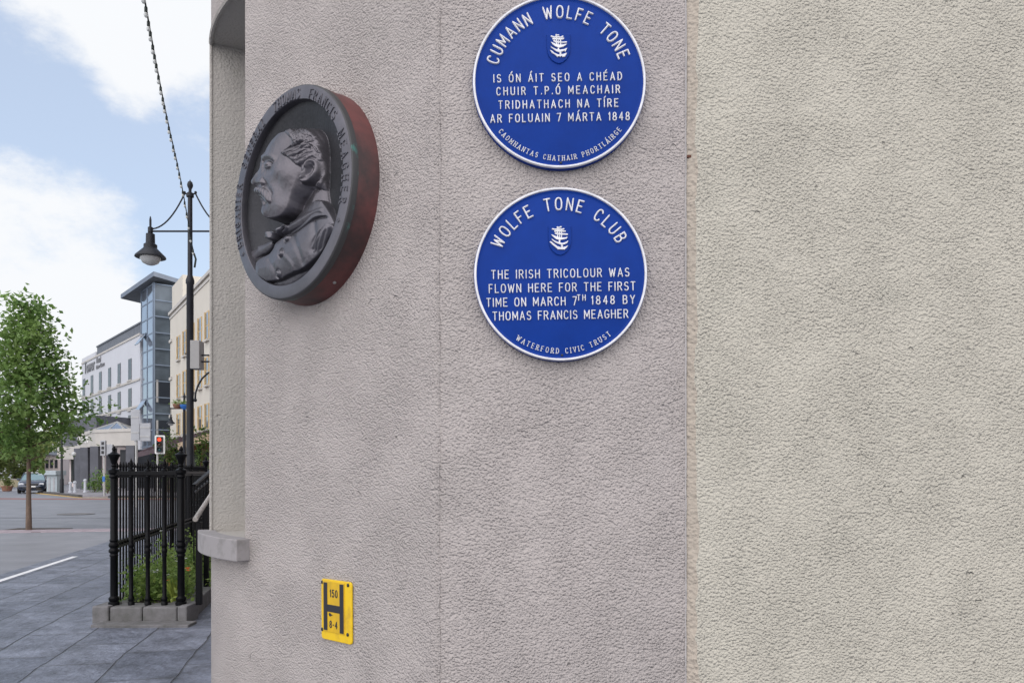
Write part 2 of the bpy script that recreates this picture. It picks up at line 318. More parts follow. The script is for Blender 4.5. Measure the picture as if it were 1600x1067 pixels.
# ------------------------------------------------------------------ raised lettering (single-stroke alphabet, cap height 1)
def arc(cx, cy, rx, ry, a0, a1, n=9):
    return [(cx + rx * math.cos(R_(a0 + (a1 - a0) * i / n)), cy + ry * math.sin(R_(a0 + (a1 - a0) * i / n))) for i in range(n + 1)]
def stad(w, a0, a1):   # open or closed tall oval
    pts = []; n = 24
    for i in range(n + 1):
        a = R_(a0 + (a1 - a0) * i / n); c, s_ = math.cos(a), math.sin(a)
        pts.append((w / 2 + w / 2 * math.copysign(abs(c) ** .8, c), .5 + .5 * math.copysign(abs(s_) ** .8, s_)))
    return pts
G = {
 'A': (.62, [[(0, 0), (.31, 1), (.62, 0)], [(.11, .3), (.51, .3)]]),
 'B': (.54, [[(0, 0), (0, 1), (.26, 1)] + arc(.27, .765, .23, .235, 90, -90) + [(0, .53)], [(.27, .53)] + arc(.28, .265, .26, .265, 90, -90) + [(0, 0)]]),
 'C': (.54, [stad(.56, 35, 325)]), 'D': (.56, [[(0, 0), (0, 1), (.2, 1)] + arc(.22, .5, .34, .5, 80, -80, 12) + [(.2, 0), (0, 0)]]),
 'E': (.48, [[(.48, 1), (0, 1), (0, 0), (.48, 0)], [(0, .52), (.4, .52)]]), 'F': (.46, [[(.46, 1), (0, 1), (0, 0)], [(0, .5), (.38, .5)]]),
 'G': (.57, [stad(.58, 35, 300) + [(.56, .16), (.57, .45), (.33, .45)]]), 'H': (.55, [[(0, 0), (0, 1)], [(.55, 0), (.55, 1)], [(0, .51), (.55, .51)]]),
 'I': (0, [[(0, 0), (0, 1)]]), 'L': (.45, [[(0, 1), (0, 0), (.45, 0)]]), 'M': (.68, [[(0, 0), (0, 1), (.34, .25), (.68, 1), (.68, 0)]]),
 'N': (.56, [[(0, 0), (0, 1), (.56, 0), (.56, 1)]]), 'O': (.6, [stad(.6, 90, 450)]),
 'P': (.52, [[(0, 0), (0, 1), (.27, 1)] + arc(.28, .735, .24, .265, 90, -90) + [(0, .47)]]),
 'R': (.55, [[(0, 0), (0, 1), (.27, 1)] + arc(.28, .745, .24, .255, 90, -90) + [(0, .49)], [(.27, .49), (.55, 0)]]),
 'S': (.52, [arc(.26, .75, .24, .25, 30, 235, 10) + [(.26, .51)] + arc(.26, .255, .26, .255, 60, -150, 10)]),
 'T': (.56, [[(0, 1), (.56, 1)], [(.28, 1), (.28, 0)]]), 'U': (.56, [[(0, 1), (0, .28)] + arc(.28, .28, .28, .28, 180, 360, 10) + [(.56, 1)]]),
 'V': (.6, [[(0, 1), (.3, 0), (.6, 1)]]), 'W': (.82, [[(0, 1), (.2, 0), (.41, .85), (.62, 0), (.82, 1)]]), 'Y': (.58, [[(0, 1), (.29, .48), (.58, 1)], [(.29, .48), (.29, 0)]]),
 '0': (.5, [stad(.5, 90, 450)]), '1': (.16, [[(0, .8), (.14, 1), (.14, 0)]]), '4': (.52, [[(.38, 0), (.38, 1), (0, .3), (.52, .3)]]),
 '5': (.5, [[(.46, 1), (.06, 1), (.03, .55)] + arc(.24, .32, .26, .32, 120, -150, 12)]), '7': (.5, [[(0, 1), (.5, 1), (.18, 0)]]),
 '8': (.52, [arc(.26, .75, .22, .25, -90, 270, 14), arc(.26, .25, .26, .25, 90, 450, 14)]), '.': (.06, [[(.03, .02), (.03, .08)]]), '-': (.26, [[(0, .45), (.26, .45)]]),
 '*': (.7, [[(.35, .95), (.22, .62), (0, .6), (.2, .42), (.12, .1), (.35, .3), (.58, .1), (.5, .42), (.7, .6), (.48, .62), (.35, .95)]])}
ACC = {'Á': 'A', 'É': 'E', 'Í': 'I', 'Ó': 'O'}
def glyph(ch, serif):
    b = ACC.get(ch, ch); wd, st = G[b]; st = [list(s) for s in st]
    if ch in ACC: st.append([(wd / 2 - .02, 1.16), (wd / 2 + .16, 1.36)])
    if serif:
        add = []
        for s in st:
            for e, nx in ((s[0], s[1]), (s[-1], s[-2])):
                if e[1] in (0, 1) and abs(nx[1] - e[1]) > abs(nx[0] - e[0]) * .8: add.append([(e[0] - .13, e[1]), (e[0] + .13, e[1])])
        st += add
    return wd, st
def stroke(mb, pts, wd, h, fn):      # break at sharp corners so that every limb keeps its width
    run = [pts[0]]
    for i in range(1, len(pts)):
        run.append(pts[i])
        if i < len(pts) - 1:
            a, b, c = pts[i - 1], pts[i], pts[i + 1]; u = (b[0] - a[0], b[1] - a[1]); v = (c[0] - b[0], c[1] - b[1]); l = math.hypot(*u) * math.hypot(*v)
            if l > 1e-9 and (u[0] * v[0] + u[1] * v[1]) / l < -.05: limb(mb, run, wd, h, fn); run = [pts[i]]; h *= 1.004
    if len(run) > 1: limb(mb, run, wd, h, fn)
def limb(mb, pts, wd, h, fn, closed=False):     # domed raised bead along a polyline; fn maps 2-D to 3-D at height
    p = [pts[0]]
    for q in pts[1:]:
        if math.hypot(q[0] - p[-1][0], q[1] - p[-1][1]) > 1e-6: p.append(q)
    closed = math.hypot(p[0][0] - p[-1][0], p[0][1] - p[-1][1]) < 1e-6 and len(p) > 3
    if closed: p = p[:-1]
    n = len(p); prof = [(-1, 0), (-.82, .75), (-.4, 1), (.4, 1), (.82, .75), (1, 0)]; rows = []
    def nrm(a, b): dx, dy = b[0] - a[0], b[1] - a[1]; l = math.hypot(dx, dy) or 1; return (-dy / l, dx / l)
    for i in range(n):
        a = p[i - 1] if (i or closed) else None; b = p[(i + 1) % n] if (i < n - 1 or closed) else None
        n1 = nrm(a, p[i]) if a else None; n2 = nrm(p[i], b) if b else None
        if n1 and n2:
            mx, my = n1[0] + n2[0], n1[1] + n2[1]; l2 = mx * mx + my * my; k = min(2 / l2, 1.7) if l2 > .05 else 1.; m = (mx * k, my * k)
            if l2 > .05: m = (mx * 2 / l2 if 2 / l2 < 1.7 else mx / math.sqrt(l2) * 1.5, my * 2 / l2 if 2 / l2 < 1.7 else my / math.sqrt(l2) * 1.5)
        else: m = n1 or n2
        rows.append((p[i], m))
    if not closed:     # rounded ends
        (a, m0), (z, m1) = rows[0], rows[-1]; d0 = (-m0[1], m0[0]); d1 = (m1[1], -m1[0])
        rows.insert(0, ((a[0] + d0[0] * wd * .75, a[1] + d0[1] * wd * .75), (m0[0] * .55, m0[1] * .55)))
        rows.append(((z[0] + d1[0] * wd * .75, z[1] + d1[1] * wd * .75), (m1[0] * .55, m1[1] * .55)))
    vs = [fn(c[0] + m[0] * wd * u, c[1] + m[1] * wd * u, h * v) for c, m in rows for u, v in prof]; k = len(prof); r = len(rows)
    fs = [(i * k + j, i * k + j + 1, ((i + 1) % r) * k + j + 1, ((i + 1) % r) * k + j) for i in range(r if closed else r - 1) for j in range(k - 1)]
    if not closed: fs += [tuple(range(k))[::-1], tuple(range((r - 1) * k, r * k))]
    mb.add(vs, fs)
def layout(text, serif, gap, space, xs=.86):
    x = 0; res = []
    for ch in text:
        if ch == ' ': x += space; continue
        wd, st = glyph(ch, serif); wd *= xs; st = [[(x_ * xs, y_) for x_, y_ in s] for s in st]; res.append((x, wd, st)); x += wd + gap
    return res, x - gap
def text_line(mb, text, cx, y, h, width, wd, zf, dz, serif=False, gap=.3, space=.45, tilt=0):
    """raised line of capitals, height h, stretched by its letter gaps to the given width"""
    lo, hi = 0., 1.5
    for _ in range(30):
        g = (lo + hi) / 2; res, tot = layout(text, serif, g, space + g * .5); lo, hi = (g, hi) if tot * h < width else (lo, g)
    res, tot = layout(text, serif, g, space + g * .5); ct, st_ = math.cos(tilt), math.sin(tilt); k = 0
    for x, w_, sts in res:
        for s in sts:
            k += 1; fn = lambda a, b, c, x=x: ((cx + ((x + a - tot / 2) * h) * ct - b * h * st_), (y + ((x + a - tot / 2) * h) * st_ + b * h * ct), zf + c)
            stroke(mb, s, wd / h, dz * (1 + .004 * (k % 7)), fn)
def text_arc(mb, text, r, h, a0, a1, wd, zf, dz, inner=True, serif=False, space=.6, c=(0, 0)):
    """letters along a circle from angle a0 to a1 (degrees); inner: bases towards the centre"""
    sp = abs(R_(a1 - a0)) * r / h; lo, hi = 0., 2.
    for _ in range(30):
        g = (lo + hi) / 2; res, tot = layout(text, serif, g, space + g * .6); lo, hi = (g, hi) if tot < sp else (lo, g)
    k = 0
    for x, w_, sts in res:
        t = (x + w_ / 2) / tot; A = R_(a0 + (a1 - a0) * t); ux = (-math.sin(A), math.cos(A)) if a1 > a0 else (math.sin(A), -math.cos(A))
        up = (math.cos(A), math.sin(A)) if inner else (-math.cos(A), -math.sin(A)); o = (c[0] + r * math.cos(A), c[1] + r * math.sin(A))
        for s in sts:
            k += 1
            def fn(a, b, c_): a = (a - w_ / 2) * h; b = (b - .5) * h; return (o[0] + ux[0] * a + up[0] * b, o[1] + ux[1] * a + up[1] * b, zf + c_)
            stroke(mb, s, wd / h, dz * (1 + .004 * (k % 7)), fn)

# ------------------------------------------------------------------ the corner building
D0 = 2.3; FA = R_(41.3)
E2 = Vector((-math.cos(FA), math.sin(FA))); PA = Vector((-117 / FPX * D0, D0)); SEAMX = 272 / FPX * D0
WIN = PA + E2 * 1.1015                                  # right edge of the window
RC = 1.12; CC = Vector((WIN.x + RC * math.sin(FA), WIN.y + RC * math.cos(FA)))
def onarc(deg, r=RC): return Vector((CC.x - r * math.sin(R_(deg)), CC.y - r * math.cos(R_(deg))))
ARC_N = 18; W_END = 68.4; ST_END = 77.2
plan = [Vector((SEAMX, D0)), PA + Vector((.035, 0)), PA + Vector((.006, .0035)), PA + E2 * .03 + Vector((0, 0)), WIN]
degs = [41.3 + (W_END - 41.3) * i / ARC_N for i in range(1, ARC_N + 1)]
plan_win = [onarc(d) for d in degs]
plan_after = [onarc(W_END + (ST_END - W_END) * i / 4) for i in range(1, 5)]
SD = Vector((-math.cos(R_(ST_END)), math.sin(R_(ST_END)))); STREET_END = plan_after[-1] + SD * 42
ZS, ZH, ZT = 1.283, 3.475, 13.0
cb = thing('corner_building', 'grey lilac roughcast building with chamfered corner carrying the plaques', 'building', (0, D0, 0))
OFF = (0, D0, 0)
mb = MB()
def strip(pl, z0, z1):
    for a, b in zip(pl[:-1], pl[1:]): mb.add([(a.x, a.y, z0), (b.x, b.y, z0), (b.x, b.y, z1), (a.x, a.y, z1)], [(0, 1, 2, 3)])
strip(plan, 0, ZS); strip(plan, ZS, ZH); strip(plan, ZH, ZT)
wl = [WIN] + plan_win
strip(wl, 0, ZS); strip(wl, ZH, ZT)
al = [plan_win[-1]] + plan_after + [STREET_END]
strip(al, 0, ZS); strip(al, ZS, ZH); strip(al, ZH, ZT)
back = [STREET_END, Vector((SEAMX, STREET_END.y)), Vector((SEAMX, D0))]
strip(back, 0, ZT)
full = plan + plan_win + plan_after + [STREET_END, Vector((SEAMX, STREET_END.y))]
mb.add([(p.x, p.y, ZT) for p in full], [tuple(range(len(full)))])
mb.build('wall', 'render_left', cb, off=OFF, smooth=True)
# window recess: jambs, rounded head, back
RV = .24
mb = MB(); n_f = Vector((math.sin(R_(W_END)), math.cos(R_(W_END)))); n_n = Vector((math.sin(FA), math.cos(FA)))
A, B = plan_win[-1], WIN; Ai, Bi = A + n_f * RV, B + n_n * RV
inner = [CC + (p - CC) * ((RC - RV) / RC) for p in wl]
ch = .012
mb.add([(A.x, A.y, ZS), (Ai.x, Ai.y, ZS), (Ai.x, Ai.y, ZH), (A.x, A.y, ZH)], [(0, 1, 2, 3)])
mb.add([(B.x, B.y, ZS), (Bi.x, Bi.y, ZS), (Bi.x, Bi.y, ZH), (B.x, B.y, ZH)], [(0, 1, 2, 3)])
for (a, b), (c, d) in zip(zip(wl[:-1], wl[1:]), zip(inner[:-1], inner[1:])):
    for z in (ZS, ZH): mb.add([(a.x, a.y, z), (b.x, b.y, z), (d.x, d.y, z), (c.x, c.y, z)], [(0, 1, 2, 3)])
mb.build('window_reveal', 'render_reveal', cb, off=OFF)
# raised plaster bead round the opening's far side and head
mb = MB(); mb.tube([(A.x, A.y, ZS)] + [(A.x, A.y, ZH)] , .007, 6)
mb.tube([(p.x, p.y, ZH) for p in wl[::-1]], .010, 6); mb.build('plaster_arris', 'render_reveal', cb, off=OFF, smooth=True)
mb = MB(); gl = [CC + (p - CC) * ((RC - RV + .03) / RC) for p in wl]
for a, b in zip(gl[:-1], gl[1:]): mb.add([(a.x, a.y, ZS), (b.x, b.y, ZS), (b.x, b.y, ZH), (a.x, a.y, ZH)], [(0, 1, 2, 3)])
wn = mb.build('window', 'win_dark', cb, off=OFF)
mb = MB()
fr = [CC + (p - CC) * ((RC - RV + .05) / RC) for p in wl]
for z in (ZS + .03, (ZS + ZH) / 2, ZH - .03): mb.tube([(p.x, p.y, z) for p in fr], .028, 6)
for p in (fr[0], fr[9], fr[-1]): mb.tube([(p.x, p.y, ZS), (p.x, p.y, ZH)], .028, 6)
mb.build('frame', 'white', wn, off=OFF)
# sill
mb = MB(); so = [PA + E2 * 1.068 + Vector((-math.sin(FA), -math.cos(FA))) * .056] + [onarc(d, RC + .056) for d in [41.3] + degs + [70.6]]
si = [onarc(70.6, RC - .02)] + [CC + (p - CC) * ((RC - .02) / RC) for p in wl[::-1]] + [PA + E2 * 1.068 + Vector((math.sin(FA), math.cos(FA))) * .02]
mb.prism([(p.x, p.y) for p in so + si], 1.203, 1.2885); mb.build('window_sill', 'sill_paint', cb, off=OFF, bevel=.0035)
mb = MB(); mb.box(-1.5, 3.6, ZT, 0, 3.7, ZT + .3); mb.prism([(p.x * 1.01, p.y) for p in full], ZT + .003, ZT + .25); mb.build('parapet', 'render_left', cb, off=OFF)
# fine cracks of the corner bead at the seam between corner face and front face
mb = MB(); rj = random.Random(9)
mb.tube([(PA.x + .006 + rj.gauss(0, .0014), PA.y + .0028 + rj.gauss(0, .0008), z) for z in [k * .05 for k in range(100)]], [max(.001, .0022 + rj.gauss(0, .0009)) for k in range(100)], 6)
mb.build('corner_bead', 'render_left', cb, off=OFF, smooth=True)
mb = MB(); rj = random.Random(8)
mb.tube([(SEAMX - .001 + rj.gauss(0, .0006), D0 - .0005 + rj.gauss(0, .0006), z) for z in [k * .05 for k in range(240)]], [.0022 + abs(rj.gauss(0, .0006)) for k in range(240)], 6)
mb.build('edge_bead', 'white_edge', cb, off=OFF)
# red fascia sign high on the curved street side
mb = MB(); p = onarc(70.2, RC + .03); mb.box(-.006, -.05, 0, .006, .05, .7, rotz(R_(-70), (p.x, p.y, 3.78))); mb.build('fascia_strip', 'red_paint', cb, off=OFF, bevel=.002)

ab = thing('adjoining_building', 'warm cream roughcast building filling the right side beside the plaques', 'building', (SEAMX, D0, 0))
OF2 = (SEAMX, D0, 0); F2 = D0 - .014; SX = SEAMX + .030
rj = random.Random(5); zs = [i * .022 for i in range(int((ZT - .6) / .022))] + [ZT - .6]; edge = []; o_ = 0.
for z in zs: o_ = o_ * .86 + rj.gauss(0, .0022); edge.append(SX + max(-.010, min(.012, o_ + rj.gauss(0, .0016))))
mb = MB()
for a, b, x_, y_ in zip(zs[:-1], zs[1:], edge[:-1], edge[1:]): mb.add([(x_, F2, a), (7, F2, a), (7, F2, b), (y_, F2, b)], [(0, 1, 2, 3)])
mb.add([(7, F2, 0), (7, 40, 0), (7, 40, ZT - .6), (7, F2, ZT - .6)], [(0, 1, 2, 3)])
mb.add([(7, 40, 0), (SEAMX + .002, 40, 0), (SEAMX + .002, 40, ZT - .6), (7, 40, ZT - .6)], [(0, 1, 2, 3)])
mb.add([(edge[-1], F2, ZT - .6), (7, F2, ZT - .6), (7, 40, ZT - .6), (SEAMX + .002, 40, ZT - .6)], [(0, 1, 2, 3)])
mb.build('wall', 'render_right', ab, off=OF2)
mb = MB()
for a, b, x_, y_ in zip(zs[:-1], zs[1:], edge[:-1], edge[1:]): mb.add([(SEAMX + .0006, D0 + .002, a), (x_, F2, a), (y_, F2, b), (SEAMX + .0006, D0 + .002, b)], [(0, 1, 2, 3)])
mb.build('render_strip', 'render_strip', ab, off=OF2)
mb = MB(); p = P(1076.5, 245, D0 - .002); mb.box(p.x - .006, p.y - .004, p.z - .004, p.x + .006, p.y + .012, p.z + .004); mb.build('rusty_clip', 'rust', ab, off=OF2, bevel=.001)

# ------------------------------------------------------------------ wall-mounted signs
def wall_frame(yaw, tilt=0): return (Matrix.Rotation(yaw, 4, 'Z') @ Matrix.Rotation(R_(90), 4, 'X') @ Matrix.Rotation(tilt, 4, 'Z')).to_euler()
PR = 136 / FPX * (D0 - .028)
def plaque(label, px, py, lines, crest, screw):
    c = P(px, py, D0 - .028); o = thing('wall_plaque', label, 'plaque', (c.x, D0, c.z), wall_frame(0, R_(1.1)), 'round blue plaques on the corner wall'); q = PR
    mb = MB(); mb.lathe([(q * .97, .001), (q * .998, .004), (q, .020), (q * .985, .0235), (q * .955, .0235), (q * .945, .0215), (q * .935, .0215), (q * .92, .0225), (0, .0225)], 128)
    mb.build('disc', 'blue', o, smooth=True)
    mb = MB(); mb.ring([(q * .966, .0230), (q * .969, .0280), (q * .974, .0292), (q * .988, .0292), (q * .994, .0275), (q * .996, .0215)], 160); mb.build('rim', 'white', o, smooth=True)
    for kind, *a in lines:
        mb = MB()
        if kind == 'line': text_line(mb, a[0], a[1] * q, a[2] * q, a[3] * q, a[4] * q, a[5] * q, .0222, .0048)
        elif kind == 'top': text_arc(mb, a[0], a[1] * q, a[2] * q, a[3], a[4], a[5] * q, .0222, .0055)
        elif kind == 'foot': text_arc(mb, a[0], a[1] * q, a[2] * q, a[3], a[4], a[5] * q, .0222, .0035, inner=False, serif=True, space=.5)
        mb.build('inscription', 'white', o, smooth=True)
    cx, ct, cbm, hw = crest[0]; sh = [(-hw, ct), (hw, ct)] + [(hw * k, ct - (ct - cbm) * t) for k, t in ((1, .45), (.97, .6), (.85, .74), (.62, .87), (.32, .96), (0, 1), (-.32, .96), (-.62, .87), (-.85, .74), (-.97, .6), (-1, .45))]
    mb = MB(); mb.prism([((cx + x) * q, y * q) for x, y in sh], .021, .0262); s = mb.build('crest_shield', 'blue', o, bevel=.0016)
    for ship in crest[1]:
        mb = MB()
        for poly in ship:
            if poly[0] == 'p': mb.prism([(x * q, y * q) for x, y in poly[1]], .0255, .0298)
            else: stroke(mb, [(x * q, y * q) for x, y in poly[1]], poly[2] * q, .0035, lambda a, b, c_: (a, b, .0258 + c_))
        mb.build('ship', 'white', s, bevel=.0007, seg=1)
    mb = MB(); mb.lathe([(.0035, .0222), (.0035, .0245), (.002, .0255), (0, .0255)], 10, (screw[0] * q, screw[1] * q, 0)); mb.build('screw', 'sig_black', o, smooth=True)
    return o
def cv(k, ox, oy, cx, cy, s): return [((ox + x / k - cx) / 136, (cy - oy - y / k) / 136) for x, y in (map(float, p.split(',')) for p in s.split())]
c1 = lambda s: cv(17.78, 855, 40, 874, 127, s); c2 = lambda s: cv(19.4, 855, 345, 876, 428, s)
crest1 = [(0., .545, .205, .135), [
  [('p', c1('90,680 140,700 220,770 320,815 420,812 510,790 565,765 545,815 500,880 440,890 420,850 380,885 340,860 300,885 230,820 150,770')), ('s', c1('385,750 385,815'), .012)],
  [('p', c1('108,575 165,615 260,665 380,682 490,668 575,632 550,690 520,745 490,715 430,735 340,755 265,722 190,665 135,625')), ('s', c1('330,640 330,680'), .01)],
  [('p', c1('120,455 190,490 270,525 370,545 470,540 575,520 520,570 450,605 350,628 250,590 170,530')), ('s', c1('275,260 280,530'), .007), ('s', c1('330,420 325,540'), .006), ('s', c1('395,400 395,545'), .007),
   ('s', c1('140,300 210,325 300,325 400,335 455,310'), .010), ('s', c1('185,372 280,375 380,385 475,368'), .011), ('s', c1('210,425 260,460 380,470 470,475 550,470'), .010), ('s', c1('265,265 345,275'), .008)]]]
crest2 = [(0., .555, .215, .132), [
  [('p', c2('85,635 130,615 220,690 320,770 430,810 520,800 590,780 650,755 610,820 540,880 440,875 340,870 250,790 160,710')), ('s', c2('465,740 465,800'), .012)],
  [('p', c2('150,540 190,560 260,610 360,650 480,680 580,650 660,605 640,660 600,700 540,720 440,735 320,690 230,640 170,585')), ('s', c2('395,580 395,660'), .01)],
  [('p', c2('140,420 180,420 260,460 380,500 500,515 580,510 645,490 610,550 520,570 400,585 290,560 220,500')), ('s', c2('340,190 340,480'), .007), ('s', c2('400,260 400,510'), .006), ('s', c2('460,270 458,510'), .007),
   ('s', c2('185,245 260,262 350,260 440,265 530,255'), .010), ('s', c2('255,320 350,310 450,318 570,320'), .010), ('s', c2('280,385 360,395 450,405 540,410 630,418'), .011), ('s', c2('330,195 380,210 450,185'), .009)]]]
k = 1 / 136
def LN(t, x0, x1, yb, cap, cx, cy, wd=.0068): return ('line', t, ((x0 + x1) / 2 - cx) * k, (cy - yb) * k, cap * k, (x1 - x0) * k, wd)
plaque('round blue plaque in Irish with white raised letters, upper of the pair', 874, 127, [
    ('top', 'CUMANN WOLFE TONE', .80, .132, 163, 20, .0098),
    LN('IS ÓN ÁIT SEO A CHÉAD', 771.7, 971.6, 126.2, 11.6, 874, 127), LN('CHUIR T.P.Ó MEACHAIR', 776, 968.3, 146.5, 11.6, 874, 127),
    LN('TRIDHATHACH NA TÍRE', 778.5, 965, 167.8, 11.8, 874, 127), LN('AR FOLUAIN 7 MÁRTA 1848', 765.6, 982.5, 189, 11.8, 874, 127),
    ('foot', 'CAOMHANTAS CHATHAIR PHORTLÁIRGE', .880, .053, 218.5, 321, .0040)], crest1, (0, -.93))
plaque('round blue plaque in English with white raised letters, lower of the pair', 876, 428, [
    ('top', 'WOLFE TONE CLUB', .808, .134, 155, 28, .0098),
    LN('THE IRISH TRICOLOUR WAS', 768, 983, 433.2, 12.6, 876, 428), LN('FLOWN HERE FOR THE FIRST', 764, 992, 455.0, 12.6, 876, 428),
    LN('TIME ON MARCH 7', 759.5, 900, 476.6, 12.6, 876, 428), LN('TH', 901.5, 914, 469.6, 8.5, 876, 428, .006), LN('1848 BY', 924, 991, 476.0, 12.6, 876, 428),
    LN('THOMAS FRANCIS MEAGHER', 769, 980, 498.0, 12.6, 876, 428),
    ('foot', 'WATERFORD CIVIC TRUST', .882, .056, 234.5, 308.5, .0042)], crest2, (0, -.93))

# hydrant sign on the chamfered corner
ux = (528.5 - 800) / FPX; s_ = (PA.x - ux * PA.y) / (-E2.x + ux * E2.y); hp = PA + E2 * s_
hs = thing('hydrant_sign', 'small yellow hydrant sign with black letter H low on the corner', 'sign', (hp.x, hp.y, EYE + (HOR - 953.5) / FPX * hp.y), wall_frame(-FA, R_(.6)))
HW, HH = .172 / 2, .2085 / 2
def rrect(w, h, r, n=4): return [(sx * (w - r) + r * math.cos(R_(a + 90 * i / n)), sy * (h - r) + r * math.sin(R_(a + 90 * i / n))) for sx, sy, a in ((1, 1, 0), (-1, 1, 90), (-1, -1, 180), (1, -1, 270)) for i in range(n + 1)]
mb = MB(); mb.prism(rrect(HW, HH, .012), .002, .009); mb.build('plate', 'yellow', hs, bevel=.002)
hx = lambda t: -HW + (t - 85) / 470 * 2 * HW; hy = lambda t: HH - (t - 95) / 850 * 2 * HH
mb = MB(); mb.prism([(hx(120), hy(120)), (hx(455), hy(120)), (hx(455), hy(830)), (hx(120), hy(830))], .0085, .0115); mb.build('panel', 'yellow_in', hs, bevel=.0015)
mb = MB()
for x0, x1, y0, y1, z in ((138, 194, 140, 808, .0132), (388, 446, 140, 814, .0132), (196, 386, 443, 545, .0129)): mb.prism([(hx(x0), hy(y0)), (hx(x1), hy(y0)), (hx(x1), hy(y1)), (hx(x0), hy(y1))], .0110, z)
mb.build('letter', 'black_mark', hs, bevel=.0006, seg=1)
for t, x0, x1, y, hgt in (('150', 240, 350, 330, 95), ('8-4', 232, 345, 760, 90)):
    mb = MB(); text_line(mb, t, (hx(x0) + hx(x1)) / 2, hy(y), hgt / 850 * 2 * HH, hx(x1) - hx(x0), .0021, .0114, .0016, gap=.2); mb.build('inscription', 'black_mark', hs, smooth=True)
mb = MB(); mb.prism([(hx(x), hy(y)) for x, y in ((215, 575), (232, 556), (252, 572), (280, 585), (262, 592), (240, 608), (222, 598))], .0112, .0125); mb.build('paint_chip', 'black_mark', hs)
for x, y in ((106, 145), (507, 140), (102, 812), (498, 815)):
    mb = MB(); mb.lathe([(.0062, .0085), (.0062, .0108), (.0035, .0125), (0, .0125)], 12, (hx(x), hy(y), 0)); mb.build('screw', 'sig_black', hs, smooth=True)

# ------------------------------------------------------------------ bronze portrait medallion
MT = .105; MR = .3599; bc = Vector((-.7006, 2.7185)); mz = 2.5044
md = thing('bronze_medallion', 'thick bronze portrait medallion of a moustached man in profile with raised inscription', 'medallion', (bc.x, bc.y, mz), wall_frame(-FA))
mb = MB(); q = MR
mb.ring([(q * .86, MT - .045), (q * .862, MT - .003), (q * .868, MT), (q * .978, MT), (q * .986, MT - .001), (q * .99, MT - .010), (q * .88, MT - .050)], 160); ring_o = mb.build('ring', 'bronze', md, smooth=True)
mb = MB(); mb.ring([(q * .9855, MT - .0016), (q * .996, MT - .004), (q * 1.001, MT - .010), (q * 1.002, MT - .024), (q * .985, MT - .026), (q * .90, MT - .030)], 160); mb.build('ring_edge', 'bronze_edge', md, smooth=True)
mb = MB(); mb.ring([(q * .996, MT - .0235), (q * 1.000, MT - .027), (q * 1.004, .012), (q * 1.012, .006), (q * 1.012, -.03), (q * .8, -.03), (q * .8, MT - .05)], 160); mb.build('side_band', 'oxide', md, smooth=True)
for an in (-62, 68, 150):
    mb = MB(); mm = Matrix.Rotation(R_(an), 4, 'Z') @ Matrix.Translation((q * 1.0, 0, .035)) @ Matrix.Rotation(R_(90), 4, 'Y'); mb.lathe([(.006, -.004), (.006, .003), (.004, .005), (0, .005)], 10, m=mm); mb.build('bolt', 'steel' if an < 0 else 'bronze', md, smooth=True)
mb = MB(); TC = (-.006, 0)
for t, a0, a1 in (('*', -151, -154), ('BRIGADIER', 201.5, 160.5), ('GENERAL', 150, 116.5), ('THOMAS', 104.5, 76.5), ('FRANCIS', 65.5, 33.5), ('MEAGHER', 22.5, -18), ('*', -26, -29)):
    text_arc(mb, t, q * .919, q * .086, a0, a1, q * .0062, MT - .0008, .0036, serif=True, c=TC) if t != '*' else text_arc(mb, t, q * .917, q * .05, a0, a1, q * .006, MT - .0008, .003, c=TC)
mb.build('inscription', 'bronze', md, smooth=True)
